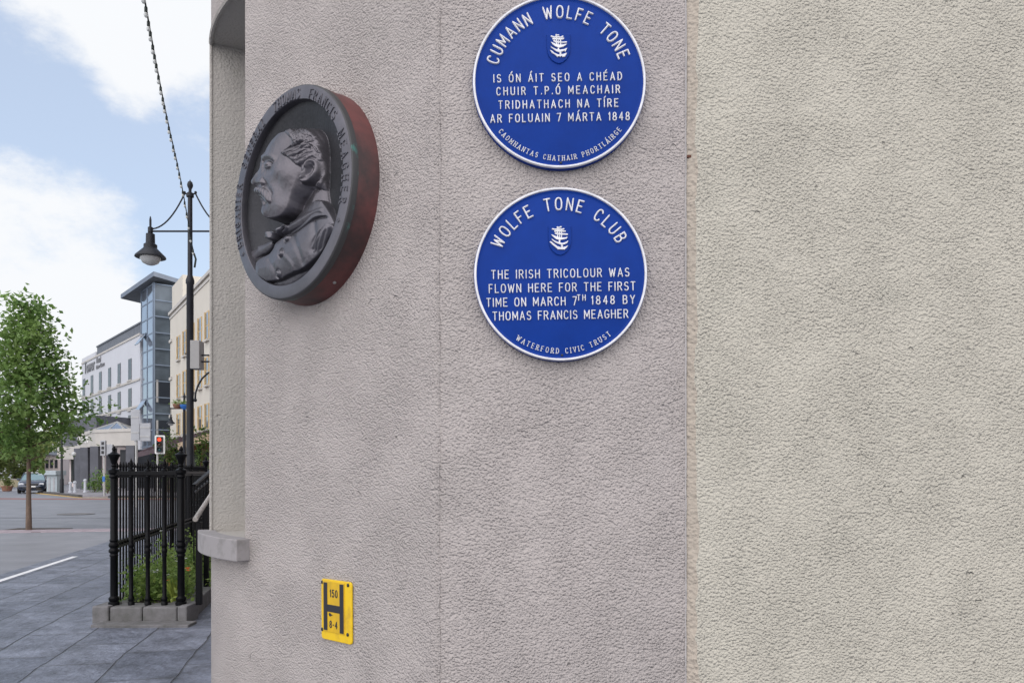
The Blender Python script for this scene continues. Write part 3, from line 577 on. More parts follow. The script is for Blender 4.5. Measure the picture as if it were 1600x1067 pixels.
# outlines and features of the portrait in units of the disc's radius, laid out on the disc
RL = {'head': [(0.161,0.588), (0.115,0.589), (0.058,0.582), (0.001,0.571), (-0.043,0.567), (-0.101,0.549), (-0.190,0.522), (-0.257,0.476), (-0.310,0.442), (-0.344,0.410), (-0.356,0.385), (-0.382,0.363), (-0.368,0.333), (-0.415,0.285), (-0.477,0.257), (-0.524,0.249), (-0.546,0.235), (-0.537,0.202), (-0.505,0.177), (-0.449,0.155), (-0.410,0.141), (-0.440,0.130), (-0.452,0.112), (-0.449,0.087), (-0.430,0.063), (-0.421,0.047), (-0.399,0.029), (-0.387,0.014), (-0.378,-0.002), (-0.381,-0.016), (-0.365,0.002), (-0.344,-0.029), (-0.326,-0.058), (-0.344,-0.083), (-0.347,-0.105), (-0.321,-0.153), (-0.252,-0.206), (-0.141,-0.227), (0.025,-0.239), (0.149,-0.215), (0.201,-0.115), (0.290,-0.076), (0.330,-0.020), (0.446,-0.064), (0.482,-0.074), (0.493,0.012), (0.497,0.131), (0.497,0.232), (0.493,0.321), (0.484,0.398), (0.465,0.448), (0.427,0.494), (0.359,0.547), (0.300,0.571), (0.221,0.578)],
 'lower': [(-0.683,-0.715), (-0.484,-0.750), (-0.155,-0.740), (0.092,-0.727), (0.187,-0.703), (0.359,-0.653), (0.420,-0.691), (0.266,-0.798), (0.043,-0.852), (-0.189,-0.885), (-0.395,-0.848), (-0.574,-0.791)],
 'farlapel': [(-0.910,-0.401), (-0.815,-0.379), (-0.666,-0.378), (-0.666,-0.339), (-0.557,-0.350), (-0.449,-0.343), (-0.379,-0.347), (-0.353,-0.381), (-0.379,-0.433), (-0.449,-0.467), (-0.593,-0.474), (-0.693,-0.500), (-0.712,-0.565), (-0.712,-0.644), (-0.703,-0.714), (-0.777,-0.662), (-0.852,-0.560), (-0.891,-0.474)],
 'jacket': [(-0.018,-0.382), (0.115,-0.373), (0.245,-0.351), (0.366,-0.312), (0.458,-0.303), (0.552,-0.313), (0.613,-0.342), (0.676,-0.410), (0.695,-0.465), (0.638,-0.524), (0.600,-0.578), (0.536,-0.637), (0.458,-0.685), (0.312,-0.742), (0.229,-0.768), (-0.018,-0.780), (-0.136,-0.802), (-0.346,-0.787), (-0.545,-0.753), (-0.591,-0.678), (-0.591,-0.600), (-0.572,-0.536), (-0.472,-0.512), (-0.328,-0.506), (-0.258,-0.472), (-0.223,-0.418), (-0.102,-0.392)],
 'collar': [(0.016,-0.288), (0.180,-0.252), (0.312,-0.230), (0.432,-0.214), (0.536,-0.227), (0.552,-0.313), (0.458,-0.303), (0.366,-0.312), (0.245,-0.351), (0.115,-0.373), (-0.018,-0.382), (-0.085,-0.377), (-0.018,-0.336)],
 'epaul': [(0.408,-0.515), (0.446,-0.470), (0.536,-0.427), (0.625,-0.394), (0.697,-0.422), (0.711,-0.473), (0.654,-0.521), (0.595,-0.579), (0.506,-0.649), (0.416,-0.658), (0.386,-0.591)],
 'bow1': [(-0.397,-0.338), (-0.318,-0.279), (-0.215,-0.291), (-0.181,-0.330), (-0.215,-0.375), (-0.232,-0.408), (-0.318,-0.391), (-0.388,-0.358)],
 'bow2': [(-0.165,-0.338), (-0.098,-0.302), (-0.015,-0.281), (0.026,-0.301), (-0.015,-0.347), (-0.098,-0.384), (-0.140,-0.385)],
 'bow3': [(-0.039,-0.347), (0.011,-0.294), (0.060,-0.309), (0.043,-0.373), (-0.039,-0.388), (-0.105,-0.384)],
 'forehead': [(-0.081,0.469), (-0.089,0.403)],
 'cheekbone': [(0.051,0.189), (0.142,0.156)],
 'cheekhol': [(0.011,0.072), (0.052,-0.014)],
 'temple': [(0.036,0.287), (0.073,0.263)],
 'jaw': [(0.261,0.002), (0.214,-0.051), (0.140,-0.107), (0.042,-0.134)],
 'browgroove': [(-0.291,0.360), (-0.207,0.345), (-0.117,0.315), (-0.057,0.277)],
 'innereye': [(-0.266,0.307), (-0.238,0.265)],
 'undereye': [(-0.180,0.228), (-0.099,0.210)],
 'eyebrow': [(-0.607,0.523), (-0.250,0.394), (-0.147,0.370), (-0.069,0.335), (-0.018,0.293)],
 'eyeball': [(-0.175,0.288), (-0.133,0.278)],
 'upperlid': [(-0.237,0.316), (-0.170,0.317), (-0.104,0.292), (-0.058,0.257)],
 'lowerlid': [(-0.212,0.275), (-0.156,0.248), (-0.093,0.249)],
 'pupil': [(-0.186,0.284)],
 'nose': [(-0.636,0.462), (-0.406,0.279), (-0.462,0.240), (-0.494,0.219)],
 'wing': [(-0.307,0.161), (-0.262,0.142)],
 'wingcrease': [(-0.232,0.162), (-0.202,0.121), (-0.233,0.103)],
 'nostril': [(-0.454,0.177), (-0.358,0.156), (-0.284,0.127)],
 'nasol': [(-0.195,0.100), (-0.142,0.046), (-0.105,-0.003)],
 'mouth': [(-0.714,0.179), (-0.362,0.025), (-0.309,-0.010), (-0.265,-0.044)],
 'lowlip': [(-0.691,0.122), (-0.314,-0.036)],
 'helix': [(0.371,0.157), (0.388,0.194), (0.426,0.206), (0.455,0.190), (0.462,0.146), (0.452,0.092), (0.417,0.043), (0.352,0.023), (0.307,0.023), (0.289,0.039), (0.294,0.063)],
 'earall': [(0.358,0.197), (0.394,0.209), (0.432,0.211), (0.458,0.192), (0.463,0.131), (0.448,0.077), (0.403,0.030), (0.334,0.016), (0.298,0.023), (0.282,0.041), (0.295,0.101), (0.347,0.137)],
 'concha': [(0.386,0.156), (0.420,0.177), (0.439,0.169), (0.440,0.123), (0.417,0.082), (0.370,0.059), (0.353,0.072), (0.363,0.106)],
 'antihelix': [(0.414,0.161), (0.426,0.130), (0.411,0.093), (0.376,0.076)],
 'lobe': [(0.314,0.041), (0.332,0.035)],
 'tragus': [(0.323,0.097), (0.319,0.070)],
 'behind': [(0.473,0.193), (0.478,0.133), (0.469,0.070), (0.429,0.013), (0.351,-0.004)],
 'front': [(0.293,0.161), (0.290,0.088), (0.276,0.041)],
 'mous': [(-0.739,0.232), (-0.712,0.254), (-0.310,0.109), (-0.236,0.082), (-0.168,0.046), (-0.125,0.008), (-0.099,-0.044), (-0.100,-0.097), (-0.152,-0.089), (-0.192,-0.040), (-0.256,0.009), (-0.331,0.052), (-0.417,0.076), (-0.733,0.209)],
 'hair': [(-0.108,0.726), (-0.077,0.668), (0.172,0.469), (0.212,0.395), (0.138,0.362), (0.063,0.345), (0.103,0.305), (0.162,0.278), (0.217,0.229), (0.264,0.182), (0.314,0.173), (0.365,0.208), (0.414,0.223), (0.456,0.207), (0.471,0.147), (0.461,0.054), (0.429,0.013), (0.385,-0.035), (0.430,-0.052), (0.484,0.016), (0.492,0.133), (0.492,0.234), (0.484,0.326), (0.459,0.410), (0.393,0.485), (0.235,0.595), (0.150,0.656), (0.075,0.688), (-0.032,0.708)],
 'st0': [(0.063,0.345), (0.176,0.371), (0.310,0.384), (0.394,0.445)],
 'st1': [(0.103,0.312), (0.217,0.323), (0.347,0.346), (0.431,0.407)],
 'st2': [(0.162,0.278), (0.275,0.289), (0.377,0.320), (0.456,0.383)],
 'st3': [(0.217,0.229), (0.314,0.250), (0.407,0.286), (0.474,0.336)],
 'st4': [(0.264,0.182), (0.350,0.205), (0.426,0.254), (0.483,0.291)],
 'st5': [(0.150,0.541), (0.203,0.463), (0.251,0.396)],
 'st6': [(-0.005,0.671), (0.250,0.463), (0.269,0.401)],
 'st7': [(0.075,0.656), (0.294,0.456), (0.296,0.403)],
 'st8': [(0.150,0.620), (0.329,0.461), (0.323,0.399)],
 'st9': [(0.352,0.510), (0.381,0.436), (0.370,0.393)],
 'st10': [(0.414,0.463), (0.424,0.398), (0.402,0.357)],
 'st11': [(0.471,0.193), (0.481,0.134), (0.475,0.042)],
 'st12': [(0.449,0.018), (0.470,0.056), (0.481,0.127)],
 'st13': [(0.429,-0.032), (0.474,0.012), (0.486,0.091)],
 'st14': [(0.444,0.238), (0.478,0.210), (0.489,0.170)],
 'st15': [(0.310,0.384), (0.403,0.399), (0.462,0.341), (0.483,0.244)],
 'st16': [(0.347,0.346), (0.428,0.356), (0.470,0.287), (0.485,0.167)],
 'st17': [(0.413,0.444), (0.468,0.359), (0.486,0.246), (0.488,0.122)],
 'st18': [(-0.044,0.681), (0.067,0.673), (0.181,0.618), (0.398,0.464)],
 'st19': [(0.471,0.131), (0.472,0.071), (0.459,-0.003)],
 'ms0': [(-0.712,0.250), (-0.720,0.228), (-0.727,0.208)],
 'ms1': [(-0.361,0.118), (-0.381,0.097), (-0.397,0.074)],
 'ms2': [(-0.307,0.105), (-0.309,0.072), (-0.320,0.049)],
 'ms3': [(-0.261,0.089), (-0.246,0.046), (-0.251,0.008)],
 'ms4': [(-0.218,0.071), (-0.197,0.021), (-0.192,-0.036)],
 'ms5': [(-0.179,0.051), (-0.152,-0.003), (-0.150,-0.082)],
 'ms6': [(-0.143,0.024), (-0.121,-0.023), (-0.120,-0.089)],
 'underlip': [(-0.657,0.082), (-0.205,-0.080)],
 'chin': [(-0.305,-0.124), (-0.278,-0.153)],
 'lapline': [(-0.684,-0.707), (-0.714,-0.643), (-0.712,-0.565), (-0.699,-0.498), (-0.611,-0.469), (-0.478,-0.458), (-0.397,-0.427), (-0.374,-0.368), (-0.336,-0.311), (-0.051,-0.370), (0.088,-0.363), (0.213,-0.339), (0.341,-0.302), (0.443,-0.297), (0.537,-0.307)],
 'btn1': [(0.019,-0.431)],
 'btn2': [(-0.052,-0.568)],
 'btn3': [(-0.139,-0.746)]}
N_=460
g=np.linspace(-.9,.9,N_)
UU,VV=np.meshgrid(g,g)
def dseg(poly,closed):
    p=np.array(poly,float); q=np.roll(p,-1,0) if closed else p[1:]
    if not closed: p=p[:-1]
    d=np.full(UU.shape,9.)
    m=.12
    for (ax,ay),(bx,by) in zip(p,q):
        dx,dy=bx-ax,by-ay; L_=dx*dx+dy*dy+1e-12
        t=np.clip(((UU-ax)*dx+(VV-ay)*dy)/L_,0,1)
        d=np.minimum(d,np.hypot(UU-ax-t*dx,VV-ay-t*dy))
    return d
def inside(poly):
    r=np.zeros(UU.shape,bool); n=len(poly)
    for i in range(n):
        (ax,ay),(bx,by)=poly[i],poly[(i+1)%n]
        with np.errstate(all='ignore'): xi=(bx-ax)*(VV-ay)/(by-ay)+ax
        r^=((ay>VV)!=(by>VV))&(UU<xi)
    return r
def sd(poly): return np.where(inside(poly),dseg(poly,True),-dseg(poly,True))
def rnd_f(d,w):
    t=np.clip(d/w,0,1); return np.sqrt(np.clip(1-(1-t)**2,0,1))
def chaikin(p,k=2,closed=True):
    p=[tuple(x) for x in p]
    for _ in range(k):
        o=[]; n=len(p)
        for i in range(n if closed else n-1):
            a,b=p[i],p[(i+1)%n]
            o+= [(.75*a[0]+.25*b[0],.75*a[1]+.25*b[1]),(.25*a[0]+.75*b[0],.25*a[1]+.75*b[1])]
        if not closed: o=[p[0]]+o+[p[-1]]
        p=o
    return p
def sm(x,a,b):
    t=np.clip((x-a)/(b-a),0,1); return t*t*(3-2*t)
BF=-.13
def relief_base():
    """large forms: hollow field, coat, neck, head"""
    rho=np.hypot(UU,VV); H=BF+.07*sm(rho,.55,.9); part=np.zeros(UU.shape,int); D={}
    def layer(name,he,dome,wd,kind,wall=.014,k=1,bot=None):
        nonlocal H
        d=sd(chaikin(RL[name],k)); D[name]=d
        b_=BF if bot is None else bot
        h=b_+(he-b_)*rnd_f(d,wall)+dome*(1-np.exp(-np.clip(d,0,9)/wd))
        up=(d>0)&(h>H-.002); H=np.where(d>0,np.maximum(H,h),H); part[up]=kind
    layer('lower',-.07,.05,.10,1,wall=.03); layer('farlapel',-.07,.035,.05,1,wall=.02)
    RL['chest']=[(-.25,-.44),(-.06,-.30),(.2,-.17),(.45,-.12),(.6,-.28),(.72,-.45),(.5,-.62),(0,-.6)]
    layer('chest',-.04,.04,.1,1)
    RL['nape']=[(-.15,-.2),(.1,-.08),(.3,.05),(.47,.02),(.5,-.15),(.55,-.3),(.0,-.36),(-.12,-.28)]
    layer('nape',-.095,.06,.14,2,wall=.05)
    layer('jacket',.0-.03*sm(UU,.2,.7),.055-.03*sm(UU,.2,.8),.12,1)
    layer('collar',.0-.03*sm(UU,0,.5),.04,.05,1)
    layer('epaul',-.03,.06,.05,1)
    d=sd(chaikin(RL['head'],1)); D['head']=d
    t=sm(UU,-.05,.42)                      # profile side sheer, back of the head rolling into the field
    wall=.012+.20*t; he=.07-.055*t; P=.065-.02*sm(UU,.05,.3)
    ds=np.clip(d,0,9); kb=np.ones(17)/17
    for ax in (0,1,0,1,0,1): ds=np.apply_along_axis(lambda m:np.convolve(np.pad(m,8,'edge'),kb,'valid'),ax,ds)      # round the creases of the inset
    wl=rnd_f(d,wall)*(1-t)+t*rnd_f(ds,wall)*rnd_f(d,.03)
    h=BF+(he-BF)*wl+P*(1-np.exp(-ds/(.10+.05*t)))
    H=np.where(d>0,np.maximum(H,h),H); part[d>0]=2
    return H,part,D,rho
def relief():
    H,part,D,rho=relief_base(); hm=sm(D['head'],0,.015)
    def ridge(name,w,a,k=2,mask=1.,pts=None):
        nonlocal H
        p=pts if pts is not None else RL[name]
        d=dseg(chaikin(p,k,False) if len(p)>1 else [p[0]]*2,False); H=H+a*np.exp(-(d/w)**2)*mask
    def pad(name,a,w,mask=1.,k=2):
        nonlocal H
        d=sd(chaikin(RL[name],k)); H=H+a*rnd_f(d,w)*(d>0)*mask; return d
    # face
    ridge('forehead',.12,.010,mask=hm); ridge('cheekbone',.11,.022,mask=hm); ridge('cheekhol',.09,-.020,mask=hm); ridge('temple',.07,-.010,mask=hm)
    ridge('browgroove',.022,-.024,mask=hm); ridge('innereye',.030,-.022,mask=hm); ridge('undereye',.035,-.012,mask=hm)
    ridge('eyebrow',.022,.014,mask=hm); ridge('eyeball',.026,.022,mask=hm); ridge('upperlid',.008,.010,mask=hm); ridge('lowerlid',.008,.009,mask=hm); ridge('pupil',.009,-.010,mask=hm)
    ridge('nose',.040,.016,mask=hm); ridge('wing',.030,.024,mask=hm); ridge('wingcrease',.012,-.013,mask=hm); ridge('nostril',.010,-.016,mask=hm)
    ridge('nasol',.03,-.016,mask=hm)
    ridge('mouth',.016,-.022,mask=hm); ridge('lowlip',.018,.014,mask=hm); ridge('underlip',.018,-.018,mask=hm); ridge('chin',.05,.014,mask=hm)
    dm=pad('mous',.030,.04,mask=hm); mm=sm(dm,0,.012)
    for i in range(7): ridge('ms%d'%i,.0065,-.010,mask=hm*mm)
    # hair: a raised cap cut by swept locks
    dr=sd(chaikin(RL['hair'],1)); rm=sm(dr,0,.03)*hm
    H+=.026*rnd_f(dr,.035)*(dr>0)*hm
    rng=np.random.default_rng(4)
    for nm in [k for k in RL if k[:2]=='st']:
        ridge(nm,.020,.016,mask=rm)
        base=chaikin(RL[nm],2,False)
        for off in(-.034,-.021,-.008,.006,.019,.032):
            q=[(x+off*.45+rng.normal()*.002,y+off+rng.normal()*.002) for x,y in base]
            ridge('',.0050,-.011*rng.uniform(.6,1.2),0,rm,q)
    # ear
    e=RL['helix']; de=sd(chaikin(RL['earall'],2)); em=sm(de,-.02,.02)
    H+=.020*em; ridge('helix',.015,.024); 
    dc_=sd(chaikin(RL['concha'],2)); H-=.038*sm(dc_,-.008,.02)
    ridge('antihelix',.012,.018); ridge('lobe',.026,.014); ridge('tragus',.016,.012); ridge('behind',.016,-.026,mask=hm); ridge('front',.014,-.012)
    # coat
    jm=sm(D['jacket'],0,.02)
    ridge('lapline',.020,.012,mask=sm(D['jacket'],-.005,.01)); 
    ridge('',.016,-.030,2,jm,[(x+.045,y-.025) for x,y in RL['lapline']])
    for nm in('btn1','btn2','btn3'):
        x,y=RL[nm][0]; d=np.hypot((UU-x)*.9,VV-y); H+=.020*rnd_f(.034-d,.03)*(d<.034)-.010*np.exp(-((d-.042)/.009)**2)+.004*np.exp(-((d-.016)/.006)**2)
    for nm,p,ps in(('bow1',.045,.3),('bow2',.065,2.),('bow3',.05,1.)):
        d=sd(chaikin(RL[nm],2)); h=BF+(p-BF)*rnd_f(d,.03)-.010*np.sin((UU*.9+VV*.6)*58+ps)*sm(d,.004,.02)
        up=(d>0)&(h>H); part[up]=1; H=np.where(d>0,np.maximum(H,h),H)
    d=D['epaul']; H+=.006*np.sin((UU*.8-VV*.6)*150)*sm(d,.004,.02)
    for pp,w,a in (([(.10,-.42),(.22,-.55),(.26,-.70)],.03,-.012),([(.42,-.36),(.46,-.48),(.42,-.60)],.035,-.014),([(-.3,-.58),(-.2,-.66),(-.18,-.76)],.03,-.010),([(.0,-.6),(.1,-.68),(.12,-.76)],.025,.010)): ridge('',w,a,2,jm,pp)
    nz=rng.normal(size=UU.shape); kk=np.exp(-np.linspace(-2,2,9)**2); kk/=kk.sum()
    for ax in (0,1,0,1): nz=np.apply_along_axis(lambda m:np.convolve(m,kk,'same'),ax,nz)
    H+=.0004*nz/nz.std()
    kk=np.array([.25,.5,.25])
    for ax in (0,1): H=np.apply_along_axis(lambda m:np.convolve(np.pad(m,1,'edge'),kk,'valid'),ax,H)
    return UU,VV,H,rho,part
def build_relief():
    u, v, h, rho, part = relief(); v = v + 0.
    h = np.where(rho > .855, np.minimum(h, -.012), h); msk = rho < .885
    a = np.arange(u.size).reshape(u.shape); quads = np.stack([a[:-1, :-1], a[:-1, 1:], a[1:, 1:], a[1:, :-1]], -1).reshape(-1, 4)
    quads = quads[msk.ravel()[quads].all(1)]; kind = part.ravel()[quads].max(1)
    co = np.stack([u.ravel() * MR, v.ravel() * MR, MT + h.ravel() * MR], 1)
    gy, gx = np.gradient(h, g[1] - g[0]); nn = np.stack([-gx, -gy, np.ones_like(h)], -1).reshape(-1, 3); nn /= np.linalg.norm(nn, axis=1)[:, None]
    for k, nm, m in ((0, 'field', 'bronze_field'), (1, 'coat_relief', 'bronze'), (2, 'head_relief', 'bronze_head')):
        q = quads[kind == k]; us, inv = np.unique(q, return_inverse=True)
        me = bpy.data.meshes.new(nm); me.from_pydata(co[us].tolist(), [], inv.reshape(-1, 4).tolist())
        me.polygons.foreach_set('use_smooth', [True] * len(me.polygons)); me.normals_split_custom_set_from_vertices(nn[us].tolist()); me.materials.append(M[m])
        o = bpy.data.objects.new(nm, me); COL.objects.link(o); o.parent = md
build_relief()

# ------------------------------------------------------------------ ground, paving, roads
SA = R_(12.9); SV = Vector((-math.sin(SA), math.cos(SA))); LV = Vector((math.cos(SA), math.sin(SA)))      # along / across the street
def street(l, s, z=0.): p = LV * l + SV * s; return Vector((p.x, p.y, z))
def sheet(name, pts, z, m, kind='structure'):
    mb = MB(); mb.add([(x, y, z) for x, y in pts], [tuple(range(len(pts)))]); o = mb.build(name, m); tag(o, kind=kind)
    if o.data.polygons[0].normal.z < 0: o.data.flip_normals()
    return o
def flag_mat():
    m = mat('blue grey flagstones', (.18, .19, .215), .48); t = m.node_tree; b = t.nodes['Principled BSDF']
    tcn = t.nodes.new('ShaderNodeTexCoord'); mp = t.nodes.new('ShaderNodeMapping'); mp.inputs['Rotation'].default_value = (0, 0, -SA - R_(90))
    wz = t.nodes.new('ShaderNodeTexNoise'); wz.inputs['Scale'].default_value = 1.3; wz.inputs['Detail'].default_value = 6; t.links.new(tcn.outputs['Object'], wz.inputs['Vector'])
    wv = t.nodes.new('ShaderNodeVectorMath'); wv.operation = 'MULTIPLY_ADD'; t.links.new(wz.outputs['Color'], wv.inputs[0]); wv.inputs[1].default_value = (.09, .09, 0); t.links.new(tcn.outputs['Object'], wv.inputs[2]); t.links.new(wv.outputs[0], mp.inputs[0])
    br = t.nodes.new('ShaderNodeTexBrick'); br.inputs['Scale'].default_value = 1.; br.inputs['Brick Width'].default_value = .95; br.inputs['Row Height'].default_value = .56
    br.inputs['Mortar Size'].default_value = .011; br.inputs['Mortar Smooth'].default_value = .6; br.offset = .43; br.squash = .8; br.squash_frequency = 3
    br.inputs['Color1'].default_value = (.168, .182, .225, 1); br.inputs['Color2'].default_value = (.112, .124, .158, 1); br.inputs['Mortar'].default_value = (.075, .08, .092, 1); t.links.new(mp.outputs[0], br.inputs['Vector'])
    nz = t.nodes.new('ShaderNodeTexNoise'); nz.inputs['Scale'].default_value = 3.; nz.inputs['Detail'].default_value = 8; nz.inputs['Roughness'].default_value = .7; t.links.new(tcn.outputs['Object'], nz.inputs['Vector'])
    mr = t.nodes.new('ShaderNodeMapRange'); mr.inputs['From Min'].default_value = .3; mr.inputs['From Max'].default_value = .7; mr.inputs['To Min'].default_value = .42; mr.inputs['To Max'].default_value = 1.5; t.links.new(nz.outputs['Fac'], mr.inputs[0])
    mx = t.nodes.new('ShaderNodeVectorMath'); mx.operation = 'SCALE'; t.links.new(br.outputs['Color'], mx.inputs[0]); t.links.new(mr.outputs[0], mx.inputs['Scale']); t.links.new(mx.outputs[0], b.inputs['Base Color'])
    n2 = t.nodes.new('ShaderNodeTexNoise'); n2.inputs['Scale'].default_value = 14.; n2.inputs['Detail'].default_value = 8; t.links.new(tcn.outputs['Object'], n2.inputs['Vector'])
    h = t.nodes.new('ShaderNodeMath'); h.operation = 'MULTIPLY_ADD'; t.links.new(br.outputs['Fac'], h.inputs[0]); h.inputs[1].default_value = -.7; t.links.new(n2.outputs['Fac'], h.inputs[2])
    bp = t.nodes.new('ShaderNodeBump'); bp.inputs['Strength'].default_value = 1.; bp.inputs['Distance'].default_value = .03; t.links.new(h.outputs[0], bp.inputs['Height']); t.links.new(bp.outputs[0], b.inputs['Normal'])
    return m
M['flags'] = flag_mat()
M['asphalt'] = mat('worn asphalt', (.18, .185, .205), .5, col2=(.12, .125, .138), vscale=.8, bump=.5, bscale=60, bdist=.006)
M['setts'] = mat('pale grey setts', (.225, .228, .25), .55, col2=(.175, .178, .192), vscale=1.2, bump=.5, bscale=40, bdist=.006)
M['granite'] = mat('lilac grey granite kerb', (.40, .33, .36), .7, var=.3, vscale=4)
M['red_asphalt'] = mat('red surfacing', (.30, .12, .09), .85, var=.3, vscale=1)
M['far_paving'] = mat('pale lilac paving', (.24, .23, .25), .75, var=.25, vscale=1)
M['road_white'] = mat('worn white road paint', (.72, .72, .72), .6, col2=(.3, .3, .3), vscale=14, vlo=.58, vhi=.7)
M['kerb_yellow'] = mat('faded yellow line', (.55, .36, .10), .7, var=.3, vscale=3)
sheet('ground', [(-900, -300), (900, -300), (900, 1500), (-900, 1500)], -.012, 'asphalt')
def sq(l0, l1, s0, s1): return [tuple(street(*p).xy) for p in ((l0, s0), (l1, s0), (l1, s1), (l0, s1))]
sheet('pavement', sq(-4.95, 8, -30, 45), 0, 'flags')
sheet('street_setts', sq(-60, -4.955, -30, 21.9), -.002, 'setts')
mb = MB()
for l0 in (-4.66,): mb.add([(*street(l0 - .05, -2).xy, .004), (*street(l0 + .05, -2).xy, .004), (*street(l0 + .05, 15.5).xy, .004), (*street(l0 - .05, 15.5).xy, .004)], [(0, 1, 2, 3)])
tag(mb.build('road_line', 'road_white'), kind='structure')
mb = MB()
for l0 in [-40 + 1.2 * i for i in range(30)]: mb.box(0, 0, -.05, 1.19, .95, .012, Matrix.Translation(street(l0, 21.9)) @ Matrix.Rotation(SA, 4, 'Z'))
tag(mb.build('kerb', 'granite', bevel=.008), kind='structure')
sheet('cross_road', [(-70, 26), (-6, 26), (-6, 46), (-70, 46)], -.004, 'asphalt')
sheet('bus_lane', [(-70, 48.0), (-10, 41.6), (-10, 42.6), (-70, 50.2)], .003, 'red_asphalt')
a, b, c = P(65, 776, 57), P(128, 786, 47), P(172, 787, 46)
mb = MB(); mb.prism([(a.x - .3, a.y), (b.x, b.y), (c.x + .2, c.y), (c.x + 12, c.y), (c.x + 10, 110), (a.x - 4, 110), (a.x - 2, 62)], -.01, .13); tag(mb.build('far_pavement', 'far_paving'), kind='structure')
mb = MB()
for p, q in ((a, b), (c, c + Vector((9, 0, 0)))):
    for i in range(8):
        u, v = p.lerp(q, i / 8), p.lerp(q, (i + .97) / 8); mb.bar((u.x, u.y - .12, .055), (v.x, v.y - .12, .055), .25, .17)
tag(mb.build('far_kerb', 'stone_dark'), kind='structure')
mb = MB(); mb.bar((a.x, a.y - .75, .0), (b.x + .3, b.y - .75, .0), .35, .012); mb.bar((b.x + .3, b.y - .75, 0), (c.x + 5, c.y - .8, 0), .35, .012); tag(mb.build('yellow_line', 'kerb_yellow'), kind='structure')

# ------------------------------------------------------------------ railed flower bed
RY = 8.0; K = RY / FPX
def rail_pt(px): return Vector(((px - 800) * K, RY, 0))
ZP = .165
cA, cB = rail_pt(178), rail_pt(283)
pk = thing('stone_plinth', 'grey limestone kerb of blocks carrying the black iron railing', 'plinth', (cA.x, RY, 0)); PO = (cA.x, RY, 0)
def along(p, s, l=0): q = Vector((p.x, p.y)) + SV * s + Vector((l, 0)); return Vector((q.x, q.y, p.z))
x0, x1 = rail_pt(155).x, rail_pt(301).x
blk = [(x0, rail_pt(180.5).x), (rail_pt(181.5).x, rail_pt(231).x), (rail_pt(232).x, rail_pt(284.5).x), (rail_pt(286).x, x1)]
for i, (u, v) in enumerate(blk):
    mb = MB(); ex = .012 if i in (0, 3) else 0; mb.box(u, RY - .13 - ex, -.02, v, RY + .15, ZP + ex); mb.build('block', 'stone', pk, off=PO, bevel=.014)
mb = MB()
for s0, s1 in ((.16, 1.4), (1.41, 2.7), (2.71, 4.1), (4.11, 5.5), (5.51, 7)):
    for xx, wd in ((x0 + .02, .30), (x1 - .26, .26)):
        pts = [along(Vector((xx, RY, 0)), s0), along(Vector((xx, RY, 0)), s0, wd), along(Vector((xx, RY, 0)), s1, wd), along(Vector((xx, RY, 0)), s1)]; mb.prism([(p.x, p.y) for p in pts], -.02, ZP)
mb.build('side_kerb', 'stone', pk, off=PO, bevel=.012)
mb = MB(); mb.box(x0 + .1, RY - .35, -.01, x1 + .1, RY - .14, .028); mb.build('base_slab', 'stone', pk, off=PO, bevel=.006)
q = [along(Vector((x0 + .3, RY, 0)), .14), along(Vector((x1 - .25, RY, 0)), .14), along(Vector((x1 - .25, RY, 0)), 7), along(Vector((x0 + .3, RY, 0)), 7)]
sheet('flower_bed_soil', [(p.x, p.y) for p in q], ZP - .02, 'soil')

rl = thing('iron_railing', 'black cast iron railing with urn topped posts round the flower bed', 'railing', (cA.x, RY, ZP)); RO = (0, 0, 0)
TOP = 1.375       # top rail height above plinth
def post_mesh(name, r, hgt, urn, fin):
    mb = MB(); mb.lathe([(r * 1.55, 0), (r * 1.55, .03), (r * 1.2, .04), (r * 1.45, .06), (r * 1.45, .075), (r * 1.0, .095), (r * .98, .50), (r * 1.25, .515), (r * 1.0, .535), (r * 1.4, .555), (r * 1.4, .575), (r * 1.0, .595), (r * 1.4, .615), (r * 1.4, .635), (r * 1.0, .655), (r * 1.25, .675), (r, .69), (r * .95, TOP - .06), (r * 1.4, TOP - .04), (r * 1.1, TOP - .02), (r * 1.5, TOP)], 16)
    mb.lathe([(r * 1.5, TOP), (r * 1.55, TOP + .03), (r * .8, TOP + .045), (0, TOP + .05)], 16)
    o = mb.build(name, 'iron', None, smooth=True)
    mb = MB(); z = TOP + .04
    if urn: mb.lathe([(r * .7, z), (r * .55, z + .02), (r * .9, z + .035), (r * .6, z + .05), (r * .75, z + .06), (r * 1.35, z + .12), (r * 1.7, z + .14), (r * 1.7, z + .152), (r * 1.0, z + .165), (r * .5, z + .18), (r * .42, z + .19), (r * .6, z + .205), (r * .35, z + .225), (0, z + .245)], 16)
    else:
        mb.lathe([(r * .6, z - .02), (r * .5, z), (r * .85, z + .012), (r * .5, z + .024), (r * .9, z + .05), (r * .75, z + .075), (r * .2, z + .105), (0, z + .12)], 10)
        for sgn in (-1, 1): mb.tube([(0, 0, z + .02), (sgn * r * 1.2, 0, z + .03), (sgn * r * 1.5, 0, z + .055), (sgn * r * 1.1, 0, z + .07)], [r * .35, r * .35, r * .3, r * .2], 6)
    f = mb.build('finial', 'iron', o, smooth=True); return o
cp = post_mesh('corner_post', .036, 1, True, 0); cp.parent = rl; cp.location = (0, 0, 0)
c2p = copy_obj(cp, rl, (cB.x - cA.x, 0, 0))
md_ = post_mesh('post', .0212, 1, False, 0); md_.parent = rl; md_.location = (rail_pt(205).x - cA.x, 0, 0)
for px in (231, 257): copy_obj(md_, rl, (rail_pt(px).x - cA.x, 0, 0))
for s in (1.45, 2.9, 4.35, 5.8):
    p = SV * s; copy_obj(md_ if s != 5.8 else cp, rl, (p.x, p.y, 0))
